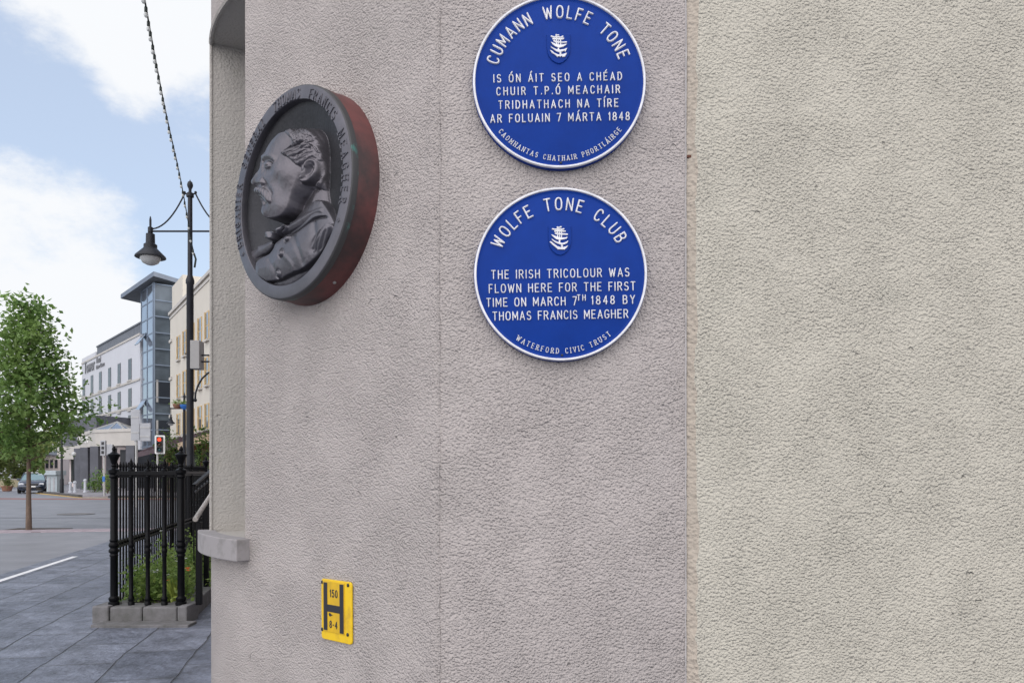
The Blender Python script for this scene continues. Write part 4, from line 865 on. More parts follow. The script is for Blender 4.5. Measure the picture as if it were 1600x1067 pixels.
# side row of plain balusters with spear heads
mb = MB(); r = .0100; mb.lathe([(r * 1.6, 0), (r * 1.6, .02), (r, .03), (r, .575), (r * 1.9, .585), (r * 1.9, .60), (r, .61), (r, .625), (r * 1.9, .635), (r * 1.9, .65), (r, .66), (r, TOP - .01)], 10)
bl = mb.build('baluster', 'iron', rl, smooth=True)
mb = MB(); mb.lathe([(r * .9, TOP), (r * .9, TOP + .03), (r * 1.6, TOP + .038), (r * .8, TOP + .046), (r * 1.7, TOP + .07), (r * 1.2, TOP + .09), (0, TOP + .125)], 8); mb.build('finial', 'iron', bl, smooth=True)
k = 0
for i in range(1, 49):
    s = i * .1208
    if min(abs(s - t) for t in (1.45, 2.9, 4.35, 5.8)) < .05: continue
    p = SV * s
    if k == 0: bl.location = (p.x, p.y, 0)
    else: copy_obj(bl, rl, (p.x, p.y, 0))
    k += 1
# rear row of thin bars seen through the front, at the far end of the bed
ends = [Vector((0, 0, 0)), Vector((cB.x - cA.x, 0, 0))]; far = Vector((*(SV * 5.8), 0))
mb = MB(); mb.bar((-.02, 0, TOP - .005), (cB.x - cA.x + .02, 0, TOP - .005), .06, .045); mb.bar((-.02, 0, TOP - .04), (cB.x - cA.x + .02, 0, TOP - .04), .03, .02)
mb.build('top_rail', 'iron', rl, bevel=.005)
mb = MB(); mb.bar((0, 0, TOP - .005), (far.x, far.y, TOP - .005), .06, .045); mb.bar((0, 0, TOP - .04), (far.x, far.y, TOP - .04), .03, .02); mb.build('top_rail', 'iron', rl, bevel=.005)
mb = MB(); mb.bar((0, 0, .597), (far.x, far.y, .597), .03, .024); mb.bar((0, 0, .647), (far.x, far.y, .647), .03, .024)
for i in range(48):
    s = .06 + i * .1208; p = SV * s; mb.lathe([(.016, .604), (.02, .622), (.016, .64)], 8, (p.x, p.y, 0))
mb.build('middle_rail', 'iron', rl, smooth=False)
# the return row back along the entrance path, close to the wall side
# ------------------------------------------------------------------ entrance steps handrails
hr = thing('entrance_handrail', 'pale sloping handrail on square black posts beside the flower bed', 'handrail', (*P(311, 900, 8.05).xy, ZP)); HO = tuple(hr.location)
def gp(px, d): return Vector(((px - 800) / FPX * d, d))
for px, d, yt in ((311, 8.05, 815), (322.5, 9.3, 790)):
    p = gp(px, d); zt = EYE + (HOR - yt) / FPX * d; mb = MB(); mb.box(p.x - .027, p.y - .027, ZP - .005, p.x + .027, p.y + .027, zt); mb.build('post', 'iron', hr, off=HO, bevel=.003)
u, v = P(305, 811, 7.95), P(334, 766, 10.2); mb = MB(); mb.tube([u, u.lerp(v, .5), v], .026, 10); mb.build('top_rail', 'handrail', hr, off=HO, smooth=True)
h2 = thing('step_railing', 'black barred railing of the entrance steps behind the pale handrail', 'railing', (*gp(304, 10.5), 0)); H2 = tuple(h2.location)
u, v = gp(303, 10.4), gp(345, 12.2); zz = lambda y, d: EYE + (HOR - y) / FPX * d
mb = MB(); mb.bar((u.x, u.y, zz(758, 10.4)), (v.x, v.y, zz(722, 12.2)), .05, .03); mb.bar((u.x, u.y, zz(770, 10.4)), (v.x, v.y, zz(735, 12.2)), .03, .02); mb.bar((u.x, u.y, zz(800, 10.4)), (v.x, v.y, zz(790, 12.2)), .03, .02); mb.build('rail', 'iron', h2, off=H2, bevel=.003)
for i in range(11):
    t = i / 10; p = u.lerp(v, t); d = p.y; z1 = zz(758, 10.4) * (1 - t) + zz(722, 12.2) * t
    mb = MB(); mb.tube([(p.x, p.y, .15), (p.x, p.y, z1)], .010, 6); mb.lathe([(.010, z1 - .28), (.024, z1 - .27), (.010, z1 - .26)], 8, (p.x, p.y, 0)); mb.build('bar', 'iron', h2, off=H2, smooth=True)

# ------------------------------------------------------------------ planting in the bed
rg = random.Random(11)
def bedpt(s, l): p = cA + Vector((*(SV * s), 0)) + Vector((l, 0, 0)); return Vector((p.x, p.y, ZP - .02))
mb = MB()
for _ in range(260):
    s = .25 + 5.5 * rg.random() ** 1.2; l = rg.uniform(.1, .95 - .25 * (s < 1.2)); b0 = bedpt(s, l); h = rg.uniform(.10, .46) * (1.25 if l < .5 else .75)
    pts = [b0 + Vector((rg.gauss(0, .07), rg.gauss(0, .07), h * rg.random())) for _ in range(int(26 * (1.3 if l < .5 else .55)))]
    leaves(mb, pts, .055, rg, -.2)
o = mb.build('bedding_plants', 'leaf'); tag(o, 'low green bedding plants filling the railed flower bed', 'plants', kind='stuff')
def flower_plant(label, s, l, h, col, nf, size, nl=60, blade=False):
    b0 = bedpt(s, l); o = thing('flowering_plant', label, 'plant', b0, group='flowering plants in the railed bed'); r2 = random.Random(int(s * 1000 + l * 77))
    mb = MB(); tips = []
    for i in range(nf):
        t = Vector((r2.gauss(0, .07), r2.gauss(0, .07), h * r2.uniform(.8, 1.05))); tips.append(t); mb.tube([(0, 0, 0), t * .5 + Vector((.01, 0, 0)), t], .0035, 5)
    mb.build('stem', 'leaf', o); mb = MB()
    leaves(mb, [Vector((r2.gauss(0, .06), r2.gauss(0, .06), h * r2.random() * .9)) for _ in range(nl)], .06, r2, -.3)
    if blade:
        for i in range(26):
            a = r2.random() * 6.28; e = Vector((math.cos(a) * .1, math.sin(a) * .1, r2.uniform(.15, .3))); u = Vector((-math.sin(a), math.cos(a), 0)) * .006; mb.add([u, -u, e * .6 - u + Vector((0, 0, .04)), e, e * .6 + u + Vector((0, 0, .04))], [(0, 1, 2, 3, 4)])
    mb.build('foliage', 'yellow_leaf' if blade else 'leaf', o)
    for t in tips:
        mb = MB()
        for j in range(9):
            a = 6.283 * j / 9; d = Vector((math.cos(a), math.sin(a) * .9, .35)) * size; u = Vector((-math.sin(a), math.cos(a), 0)) * size * .35
            mb.add([(0, 0, 0), d * .6 + u, d, d * .6 - u], [(0, 1, 2, 3)])
        mb.ball((0, 0, size * .15), size * .28, 8, 4); f = mb.build('flower', col, o); f.location = t
flower_plant('orange flowered plant nearest the right post of the front railing', .55, .62, .36, 'orange', 2, .035)
flower_plant('low orange flowered plant between the middle railing posts', .35, .50, .26, 'orange', 1, .030)
flower_plant('white flowered bushy plant behind the front railing', .45, .40, .33, 'white_petal', 3, .038)
flower_plant('white flowered plant further back in the bed', 1.0, .48, .40, 'white_petal', 3, .038)
flower_plant('tall pink flowered plant near the pale handrail', 1.6, .85, .62, 'pink', 3, .035)
flower_plant('tall pink flowered plant at the back of the bed', 2.6, .75, .72, 'pink', 4, .035)
flower_plant('yellow green strappy plant at the foot of the front railing', .25, .58, .22, 'orange', 1, .02, 20, True)
flower_plant('leggy pale topped weed rising through the railing', .9, .32, .75, 'white_petal', 2, .022, 50)
flower_plant('leafy tall plant behind the left corner post', .3, .15, .42, 'white_petal', 1, .018, 130)

# ------------------------------------------------------------------ street tree
def tree(name, label, base, h, crown, seed, leaf, nleaf, lsize, trunk_r, group=None, first=.32, cat='tree', cone=.75):
    r = random.Random(seed); o = thing(name, label, cat, base, group=group); mb = MB(); tips = []
    zc0 = h * first
    tp = [(0, 0, -.05)] + [(r.gauss(0, .02) * h * .12 * t, r.gauss(0, .02) * h * .12 * t, h * t) for t in (.12, .25, .38, .5, .62, .75, .88, .96)]
    mb.tube(tp, [trunk_r * 1.25, trunk_r] + [trunk_r * (1 - t * .93) for t in (.22, .38, .5, .62, .75, .88, .97)], 10)
    nb = 34 if nleaf > 3000 else 16
    for i in range(nb):
        t = first * .95 + (1 - first) * (i / nb) * .93; a = i * 2.4 + r.random() * .5; u = (t - first) / (1 - first)
        prof = max(math.sin(math.pi * min(1, max(0, u * .86 + .16))) ** .7, .18) if cone > .5 else min(u / .25 + .55, 1) * (1 - .86 * max(0, u - .22) / .78); ln = crown * prof * r.uniform(.78, 1.08)
        p0 = Vector((0, 0, h * t)); d = Vector((math.cos(a), math.sin(a), .35 + .5 * u)); p1 = p0 + d * ln * .55 + Vector((0, 0, .05)); p2 = p0 + Vector((d.x * ln, d.y * ln, d.z * ln * .8))
        rb = trunk_r * .32 * (1 - u * .6); mb.tube([p0, p1, p2], [rb, rb * .6, rb * .2], 6); tips.append((p0, p1, p2, ln))
        for _ in range(3):
            q = p0.lerp(p1, r.uniform(.4, 1)) ; e = q + Vector((r.gauss(0, 1), r.gauss(0, 1), r.gauss(.2, .5))).normalized() * ln * .42; mb.tube([q, q.lerp(e, .5) + Vector((0, 0, .03)), e], [rb * .4, rb * .25, rb * .12], 5); tips.append((q, q.lerp(e, .5), e, ln * .5))
    mb.build('trunk', 'bark', o, smooth=True)
    mb = MB(); wts = [t[3] for t in tips]
    for _ in range(nleaf // 9):
        p0, p1, p2, ln = r.choices(tips, wts)[0]; t = r.uniform(.25, 1.05); c = (p0.lerp(p1, t * 2) if t < .5 else p1.lerp(p2, t * 2 - 1)); sp = .10 * crown
        c += Vector((r.gauss(0, sp), r.gauss(0, sp), r.gauss(0, sp)))
        leaves(mb, [c + Vector((r.gauss(0, lsize), r.gauss(0, lsize), r.gauss(0, lsize * .8))) for _ in range(9)], lsize, r, .35)
    mb.build('crown', leaf, o); return o
tb = P(45, 828, 20.4)
tree('street_tree', 'young street tree with a leafy conical crown in a small dark paving pit', (tb.x, tb.y, 0), 6.25, 1.6, 5, 'tree_leaf', 7400, .148, .064, first=.31, cone=.35)
mb = MB(); mb.box(tb.x - .75, tb.y - .75, -.001, tb.x + .75, tb.y + .75, .006); tag(mb.build('tree_pit', 'soil'), kind='structure')

# ------------------------------------------------------------------ lamp post with two arms
LD = 16.0; lb = P(297, 737, LD); kz = LD / FPX
lp = thing('lamp_post', 'tall dark lamp post with cross arm, curved brackets and hanging bell lanterns', 'lamp post', (lb.x, LD, 0))
Z = lambda y: EYE + (HOR - y) * kz
X = lambda x: (x - 297) * kz
mb = MB(); mb.lathe([(.16, 0), (.16, .5), (.12, .6), (.10, .9), (.074, 1.0), (.070, Z(445)), (.085, Z(443)), (.085, Z(438)), (.050, Z(430)), (.046, Z(306))], 16); mb.build('pole', 'lamp_metal', lp, smooth=True)
mb = MB(); mb.lathe([(.075, Z(308)), (.075, Z(303)), (.03, Z(300)), (.03, Z(296)), (.055, Z(292)), (.06, Z(289)), (.045, Z(285)), (.012, Z(283)), (0, Z(280))], 14); mb.build('finial', 'lamp_metal', lp, smooth=True)
mb = MB(); mb.tube([(X(235), 0, Z(361.5)), (X(359), 0, Z(361.5))], .020, 8)
for sx in (-1, 1):
    mb.tube([(0, 0, Z(303)), (sx * .13, 0, Z(303))], .016, 8); mb.ball((sx * .115, 0, Z(301)), .03, 8, 5)
mb.build('cross_arm', 'lamp_metal', lp, smooth=True)
for sx in (-1, 1):
    mb = MB(); mb.tube([(sx * .115 + sx * (X(352 + 8) - X(297)) * 0 + sx * kz * (62 - 8) * t, 0, Z(303) - (Z(303) - Z(358)) * (1 - (1 - t) ** 2.1)) for t in [i / 12 for i in range(13)]], .016, 8); mb.build('bracket', 'lamp_metal', lp, smooth=True)
def lantern(parent, x, y, ztop, s):
    mb = MB(); mb.lathe([(0, .32 * s), (.012 * s, .30 * s), (.022 * s, .24 * s), (.022 * s, .10 * s), (.05 * s, .085 * s), (.05 * s, -.02 * s), (.035 * s, -.03 * s), (.085 * s, -.05 * s), (.09 * s, -.24 * s), (.13 * s, -.27 * s), (.13 * s, -.34 * s), (.29 * s, -.50 * s), (.30 * s, -.53 * s), (.22 * s, -.53 * s), (.18 * s, -.48 * s)], 20)
    h = mb.build('lantern', 'lamp_metal', parent, smooth=True); h.location = (x, y, ztop)
    mb = MB(); mb.lathe([(.20 * s, -.52 * s), (.20 * s, -.56 * s), (.15 * s, -.64 * s), (.07 * s, -.68 * s), (0, -.69 * s)], 18); mb.build('globe', 'opal', h, smooth=True)
for sx in (-1, 1): lantern(lp, sx * 62 * kz, 0, Z(362), 1.02)
# pieces on the pole: equipment case on its arms, curved hook
mb = MB(); mb.box(X(300.5), -.12, Z(577), X(315), .14, Z(533)); mb.build('equipment_case', 'box_grey', lp, bevel=.01)
mb = MB(); mb.tube([(X(314), 0, Z(555)), (X(329), 0, Z(555))], .018, 8); mb.tube([(X(314), 0, Z(565)), (X(329), 0, Z(565))], .018, 8); mb.tube([(X(329), 0, Z(545)), (X(329), 0, Z(575))], .018, 8); mb.tube([(X(289), 0, Z(552)), (X(300), 0, Z(558))], .014, 6); mb.build('case_bracket', 'lamp_metal', lp, smooth=True)
mb = MB(); mb.tube([(X(301), 0, Z(625)), (X(305), 0, Z(625)), (X(305.5), 0, Z(615)), (X(309), 0, Z(603)), (X(316), 0, Z(591)), (X(325), 0, Z(583)), (X(336), 0, Z(578))], .020, 8); mb.ball((X(305), 0, Z(625)), .04, 8, 5); mb.build('hook_arm', 'lamp_metal', lp, smooth=True)
# festoon lights strung from the lamp post
ls = thing('string_lights', 'dark festoon cable with small bulbs strung from the lamp post up across the sky', 'string lights', P(303, 395, LD))
LO = tuple(ls.location); key = [P(303, 396, 16), P(298, 372, 15.6), P(292, 335, 15.0), P(280, 270, 13.6), P(262, 190, 11.7), P(245, 105, 9.9), P(226, 0, 8.0), P(205, -120, 6.4), P(190, -260, 5.2)]
def cr(p, t):
    n = len(p) - 1; i = min(int(t * n), n - 1); f = t * n - i; a, b, c, d = p[max(i - 1, 0)], p[i], p[i + 1], p[min(i + 2, n)]
    return .5 * (2 * b + (c - a) * f + (2 * a - 5 * b + 4 * c - d) * f * f + (3 * b - 3 * c + d - a) * f ** 3)
cu = [cr(key, i / 160) for i in range(161)]; mb = MB(); mb.tube(cu, .0095, 6); mb.tube([P(303, 396, 16), P(306, 405, 16), P(304, 418, 16)], .02, 6); mb.build('cable', 'cable', ls, off=LO, smooth=True)
mb = MB(); mb.lathe([(.014, 0), (.018, -.01), (.018, -.05), (.013, -.055)], 8); mb.ball((0, 0, -.065), .016, 8, 5)
bs = mb.build('bulb_holder', 'cable', ls, smooth=True); mb = MB(); mb.ball((0, 0, -.085), .022, 10, 6, 1.35); mb.build('bulb', 'bulb', bs, smooth=True)
acc = 0; first = True; nxt = .1
for a, b in zip(cu[:-1], cu[1:]):
    acc += (b - a).length
    if acc > nxt:
        nxt += .36; l = b - Vector(LO)
        if first: bs.location = l; first = False
        else: copy_obj(bs, ls, l)

mp_ = P(119, 803, 28.2); mh = thing('manhole_cover', 'round iron manhole cover in the road beyond the street tree', 'manhole cover', (mp_.x, mp_.y, 0))
mb = MB(); mb.lathe([(.62, .004), (.62, .012), (.55, .016), (.53, .010), (0, .012)], 28); mb.build('lid', 'stone', mh, smooth=True)

# ------------------------------------------------------------------ far street furniture
d2 = 34.0; q2 = d2 / FPX; b2 = P(288, 737, d2); Z2 = lambda y: EYE + (HOR - y) * q2
l2 = thing('lamp_post', 'smaller dark lamp post with flower baskets and one hanging lantern on an arm', 'lamp post', (b2.x, d2, 0))
mb = MB(); mb.lathe([(.13, 0), (.13, .6), (.09, .7), (.075, 1.2), (.06, Z2(640)), (.045, Z2(622)), (.06, Z2(620)), (.0, Z2(612))], 12); mb.build('pole', 'lamp_metal', l2, smooth=True)
mb = MB(); mb.tube([(0, 0, Z2(638)), (-23 * q2, 0, Z2(638))], .03, 8); mb.tube([(-21 * q2, 0, Z2(638)), (-21 * q2, 0, Z2(650))], .015, 6); mb.build('arm', 'lamp_metal', l2, smooth=True); lantern(l2, -21 * q2, 0, Z2(650), .62)
for dx, y, c in ((2, 634, 'basket_blue'), (-9, 633, 'terracotta')):
    o = thing('hanging_basket', 'blue lined flower basket on the smaller lamp post' if c == 'basket_blue' else 'terracotta coloured flower basket on the arm of the smaller lamp post', 'flower basket', (b2.x + dx * q2, d2 - .15, Z2(y)))
    mb = MB(); mb.lathe([(.05, -.18), (.15, -.10), (.19, .02), (.17, .04), (0, .03)], 12); mb.build('bowl', c, o, smooth=True); mb = MB(); r2 = random.Random(3)
    leaves(mb, [(r2.gauss(0, .10), r2.gauss(0, .1), .06 + abs(r2.gauss(0, .08))) for _ in range(60)], .09, r2); mb.build('foliage', 'leaf', o)
    mb = MB(); mb.tube([(-.15, 0, 0), (0, .02, .3), (.15, 0, 0)], .008, 5); mb.tube([(0, .02, .28), (-dx * q2 * (1 if c != 'basket_blue' else 1), .12, .42)], .008, 5); mb.build('chain', 'lamp_metal', o)

ts = thing('traffic_light', 'traffic light showing red on a white edged backing board', 'traffic light', (*P(246, 737, 44).xy, .0)); kt = 44 / FPX; Zt = lambda y: EYE + (HOR - y) * kt
mb = MB(); mb.lathe([(.06, 0), (.057, Zt(681))], 12, (-.05, .12, 0)); mb.build('post', 'galv', ts, smooth=True)
yaw = R_(14); m4 = Matrix.Translation((4.5 * kt, -.05, 0)) @ Matrix.Rotation(yaw, 4, 'Z')
mb = MB(); mb.prism([(x, z) for x, z in rrect(.27, .53, .05)], -.015, .015, m4 @ Matrix.Translation((0, 0, Zt(694.5))) @ Matrix.Rotation(R_(90), 4, 'X')); mb.build('backing_board', 'board_white', ts)
mb = MB(); mb.box(-.16, -.16, Zt(694.5) - .44, .16, -.016, Zt(694.5) + .44, m4); mb.box(-.17, -.02, Zt(694.5) - .45, .17, -.0155, Zt(694.5) + .45, m4); mb.box(-.14, .02, Zt(694.5) - .4, .14, .12, Zt(694.5) + .4, m4); hd = mb.build('signal_head', 'sig_black', ts, bevel=.01)
for i, (zz_, mm) in enumerate(((.29, 'lens_red'), (0, 'lens_dark'), (-.29, 'lens_green'))):
    mb = MB(); mb.lathe([(.105, 0), (.09, .03), (.05, .045), (0, .05)], 16, m=m4 @ Matrix.Translation((0, -.16, Zt(694.5) + zz_)) @ Matrix.Rotation(R_(90), 4, 'X')); mb.build('lens', mm, hd, smooth=True)
    mb = MB(); m5 = m4 @ Matrix.Translation((0, -.16, Zt(694.5) + zz_))
    a_ = [(.118 * math.cos(R_(t)), .118 * math.sin(R_(t))) for t in range(-10, 191, 20)]; mb.add([m5 @ Vector((x, y, z)) for y in (0, -.16) for x, z in a_], [(i, i + 1, i + 1 + len(a_), i + len(a_)) for i in range(len(a_) - 1)]); mb.build('visor', 'sig_black', hd)
# backs of two traffic signs on a pole
d3 = 33.; k3 = d3 / FPX; Z3 = lambda y: EYE + (HOR - y) * k3
sg = thing('road_sign', 'back of a pair of grey road signs on a galvanised pole', 'sign', (*P(213, 737, d3).xy, 0)); X3 = lambda x: (x - 213) * k3
mb = MB(); mb.lathe([(.05, 0), (.05, Z3(640))], 12); mb.build('pole', 'galv', sg, smooth=True)
for x0_, x1_, y0_, y1_, yy in ((206, 219, 640, 688, -.09), (219, 236, 661, 689, -.06)):
    mb = MB(); mb.box(X3(x0_), yy, Z3(y1_), X3(x1_), yy + .03, Z3(y0_)); s = mb.build('panel', 'sign_back', sg, bevel=.004)
    mb = MB()
    for t in (.25, .75): z_ = Z3(y1_) * (1 - t) + Z3(y0_) * t; mb.box(X3(x0_) + .02, yy - .02, z_ - .02, X3(x1_) - .02, yy - .001, z_ + .02)
    mb.build('rail', 'galv', s)
    mb = MB(); mb.box(-.07, yy + .03, Z3((y0_ + y1_) / 2) - .03, X3(x1_) - .05, .06, Z3((y0_ + y1_) / 2) + .03); mb.build('clamp', 'galv', s)
d4 = 45.; k4 = d4 / FPX; Z4 = lambda y: EYE + (HOR - y) * k4; X4 = lambda x: (x - 163) * k4
pc = thing('crossing_signal', 'grey backed pedestrian signal on a pole by the hotel entrance', 'signal', (*P(163, 737, d4).xy, .13))
mb = MB(); mb.lathe([(.055, 0), (.055, Z4(688) - .13)], 12); mb.build('pole', 'galv', pc, smooth=True)
mb = MB(); mb.box(X4(158.5), -.14, Z4(712) - .13, X4(166.5), .02, Z4(688) - .13); h_ = mb.build('signal_head', 'sign_back', pc, bevel=.02)
for t in (693, 700, 707): mb = MB(); mb.box(X4(160.5), -.16, Z4(t) - .2, X4(164.5), -.141, Z4(t) - .03); mb.build('louvre', 'sig_black', h_)
mb = MB(); mb.box(X4(167.5), -.1, Z4(712) - .13, X4(177), .1, Z4(694) - .13); mb.build('side_case', 'sign_back', pc, bevel=.03)
mb = MB(); mb.box(-.07, -.09, Z4(752) - .13, .07, -.05, Z4(744) - .13); mb.build('push_button', 'basket_blue', pc, bevel=.01)
d5 = 52.; k5 = d5 / FPX; bl_ = thing('lamp_column', 'slender black lamp column left of the hotel portico', 'lamp post', (*P(96.5, 737, d5).xy, .13))
mb = MB(); mb.lathe([(.13, 0), (.12, .9), (.075, 1.0), (.06, EYE + 85 * k5)], 10); mb.build('pole', 'lamp_metal', bl_, smooth=True); mb = MB(); mb.lathe([(.06, 0), (.16, .1), (.18, .4), (.03, .5), (0, .55)], 10, (0, 0, EYE + 85 * k5)); mb.build('lantern', 'lamp_metal', bl_, smooth=True)
sl = thing('globe_lamp', 'slim dark post with a small white globe before the portico', 'lamp', (*P(115.5, 737, 56).xy, .13)); k6 = 56 / FPX
mb = MB(); mb.lathe([(.06, 0), (.035, .3), (.03, EYE + 22 * k6)], 8); mb.build('pole', 'lamp_metal', sl, smooth=True); mb = MB(); mb.ball((0, 0, EYE + 25 * k6), .16, 12, 8); mb.build('globe', 'opal', sl, smooth=True)
kk = 55 / FPX; kb = thing('ticket_cabinet', 'blue grey street cabinet with overhanging flat top near the car', 'cabinet', (*P(84, 737, 55).xy, 0))
mb = MB(); mb.box(-6 * kk, -.4, 0, 10 * kk, .5, EYE - 5 * kk); mb.build('body', 'kiosk', kb, bevel=.02); mb = MB(); mb.box(-16 * kk, -.6, EYE - 5 * kk, 11 * kk, .7, EYE + 2 * kk); mb.build('top', 'kiosk', kb, bevel=.02)
mb = MB(); mb.box(-3 * kk, -.425, .1, 0, -.401, EYE - 9 * kk); mb.box(4 * kk, -.425, .1, 7 * kk, -.401, EYE - 9 * kk); mb.build('door', 'sign_back', kb)
for i, (px, hh_, lab) in enumerate(((110, .75, 'short pale grey bollard left of the slim globe lamp'), (117, .8, 'short pale grey bollard right of the slim globe lamp'), (133, .95, 'taller pale grey bollard before the portico shrubs'))):
    o = thing('bollard', lab, 'bollard', (*P(px, 737, 53).xy, .13), group='pale bollards before the hotel'); mb = MB(); mb.lathe([(.14, 0), (.14, .06), (.095, .1), (.085, hh_ * .8), (.12, hh_ * .84), (.10, hh_ * .95), (0, hh_)], 12); mb.build('shaft', 'bollard_grey', o, smooth=True)

# ------------------------------------------------------------------ car
cpz = P(53.5, 769, 57); cr_ = thing('parked_car', 'dark blue hatchback car facing the camera behind the street tree', 'car', (cpz.x, cpz.y, 0), (0, 0, R_(27)))
def loft(mb, secs):   # sections: y, list of (x, z)
    n = len(secs[0][1]); vs = [(x, y, z) for y, s in secs for x, z in s]
    mb.add(vs, [(i * n + j, i * n + (j + 1) % n, (i + 1) * n + (j + 1) % n, (i + 1) * n + j) for i in range(len(secs) - 1) for j in range(n)] + [tuple(range(n))[::-1], tuple(range((len(secs) - 1) * n, len(secs) * n))])
def sec(w_, z0, z1, sh=.88): return [(-w_ * .9, z0), (w_ * .9, z0), (w_, z0 + .15), (w_, z1 - .22), (w_ * .96, z1 - .08), (w_ * sh, z1), (-w_ * sh, z1), (-w_ * .96, z1 - .08), (-w_, z1 - .22), (-w_, z0 + .15)]
mb = MB(); loft(mb, [(-2.02, sec(.72, .32, .62)), (-1.95, sec(.82, .24, .72)), (-1.6, sec(.88, .2, .86)), (-.95, sec(.89, .2, .98)), (0, sec(.89, .2, .98)), (1.3, sec(.89, .2, 1.0)), (1.9, sec(.85, .24, .98)), (2.05, sec(.78, .34, .88))]); mb.build('body', 'car_paint', cr_, smooth=True)
mb = MB(); loft(mb, [(-.98, [(-.78, .95), (.78, .95), (.74, .975), (-.74, .975)]), (-.2, [(-.80, .95), (.80, .95), (.60, 1.46), (-.60, 1.46)]), (1.0, [(-.80, .95), (.80, .95), (.60, 1.48), (-.60, 1.48)]), (1.95, [(-.76, .95), (.76, .95), (.66, 1.02), (-.66, 1.02)])]); mb.build('window_glass', 'car_glass', cr_)
mb = MB(); loft(mb, [(-.32, [(-.63, 1.44), (.63, 1.44), (.58, 1.475), (-.58, 1.475)]), (.2, [(-.63, 1.45), (.63, 1.45), (.56, 1.53), (-.56, 1.53)]), (1.1, [(-.63, 1.45), (.63, 1.45), (.56, 1.52), (-.56, 1.52)])])
for sx in (-1, 1):
    mb.bar((sx * .77, -.96, .96), (sx * .6, -.24, 1.46), .06); mb.bar((sx * .79, .35, .96), (sx * .6, .35, 1.46), .06); mb.bar((sx * .74, 1.8, .98), (sx * .6, 1.05, 1.48), .1)
mb.build('roof', 'car_paint', cr_)
for sx in (-1, 1):
    for y in (-1.3, 1.3):
        mw = Matrix.Translation((sx * .80, y, .32)) @ Matrix.Rotation(R_(90) * sx, 4, 'Y'); mb = MB(); mb.lathe([(.20, -.1), (.30, -.1), (.32, -.06), (.32, .08), (.29, .11), (.20, .11)], 20, m=mw); wh = mb.build('wheel', 'rubber', cr_, smooth=True)
        mb = MB(); mb.lathe([(.20, .06), (.19, .10), (.06, .085), (0, .09)], 14, m=mw); mb.build('rim', 'chrome', wh, smooth=True)
    mb = MB(); mb.box(sx * .62 - .15, -2.0, .60, sx * .62 + .15, -1.86, .74); mb.build('headlight', 'lampglass', cr_, bevel=.03)
    mb = MB(); mb.box(sx * .93 - .1, -.78, .93, sx * .93 + .1, -.66, 1.08); mb.build('mirror', 'car_paint', cr_, bevel=.03)
mb = MB(); mb.box(-.42, -2.035, .56, .42, -1.96, .70); mb.box(-.5, -2.03, .34, .5, -1.97, .44); mb.build('grille', 'sig_black', cr_, bevel=.01)
mb = MB(); mb.box(-.26, -2.05, .455, .26, -2.03, .55); mb.build('number_plate', 'plate_white', cr_)

# ------------------------------------------------------------------ the white hotel
HD = Vector((-.640, .768, 0)); HN = Vector((-.768, -.640, 0)); HA = Vector((-581 / FPX * 75, 75, 0))
def hot(s, z, o=0.): p = HA + HD * s + HN * o; return Vector((p.x, p.y, z))
def s_of(px): u = (px - 800) / FPX; return (HA.x - u * HA.y) / (u * HD.y - HD.x)
def z_of(py, px, s): return EYE + (HOR - py) / FPX * (HA.y + HD.y * s)
ho = thing('hotel', 'pale grey hotel with slate roof storey, dark sash windows and glazed corner tower', 'building', tuple(HA)); HO_ = tuple(HA)
FR = Matrix(((HD.x, HN.x, 0, HA.x), (HD.y, HN.y, 0, HA.y), (0, 0, 1, 0), (0, 0, 0, 1)))     # along, outwards, up
S_END = s_of(128); S_ST = s_of(149.4)
mb = MB(); mb.box(0, -14, 0, S_END, 0, 15.0, FR); mb.box(S_ST, -14, 15.003, S_END, 0, 15.6, FR); mb.build('wall', 'hotel_white', ho, off=HO_)
mb = MB(); mb.box(0, -13.8, 15.003, S_ST - .01, -.15, 16.1, FR); mb.box(0, -14, 16.1, S_ST - .01, -.05, 16.25, FR); mb.build('roof_storey', 'slate', ho, off=HO_)
mb = MB()
for z, dpt in ((10.6, .1), (8.0, .1), (15.0, .08)): mb.box(0, .004, z - .1, S_END, dpt, z + .1, FR)
mb.build('string_course', 'portico', ho, off=HO_)
wpx = (131.4, 144, 157.2, 171.6, 186.6, 203.4)
protos = None
for px in wpx:
    s = s_of(px)
    for z0, z1 in ((10.85, 13.0), (7.85, 10.0), (5.6, 7.3), (2.2, 4.4)):
        mb = MB(); mb.box(s - .62, .012, z0, s + .62, .05, z1, FR); wq = mb.build('window', 'win_frame', ho, off=HO_)
        mb = MB(); mb.box(s - .52, .045, z0 + .1, s - .04, .056, z1 - .1, FR); mb.box(s + .04, .045, z0 + .1, s + .52, .056, z1 - .1, FR); mb.build('pane', 'win_dark', wq, off=HO_)
        mb = MB(); mb.box(s - .75, .004, z0 - .16, s + .75, .16, z0 - .005, FR); mb.build('window_sill', 'portico', wq, off=HO_)
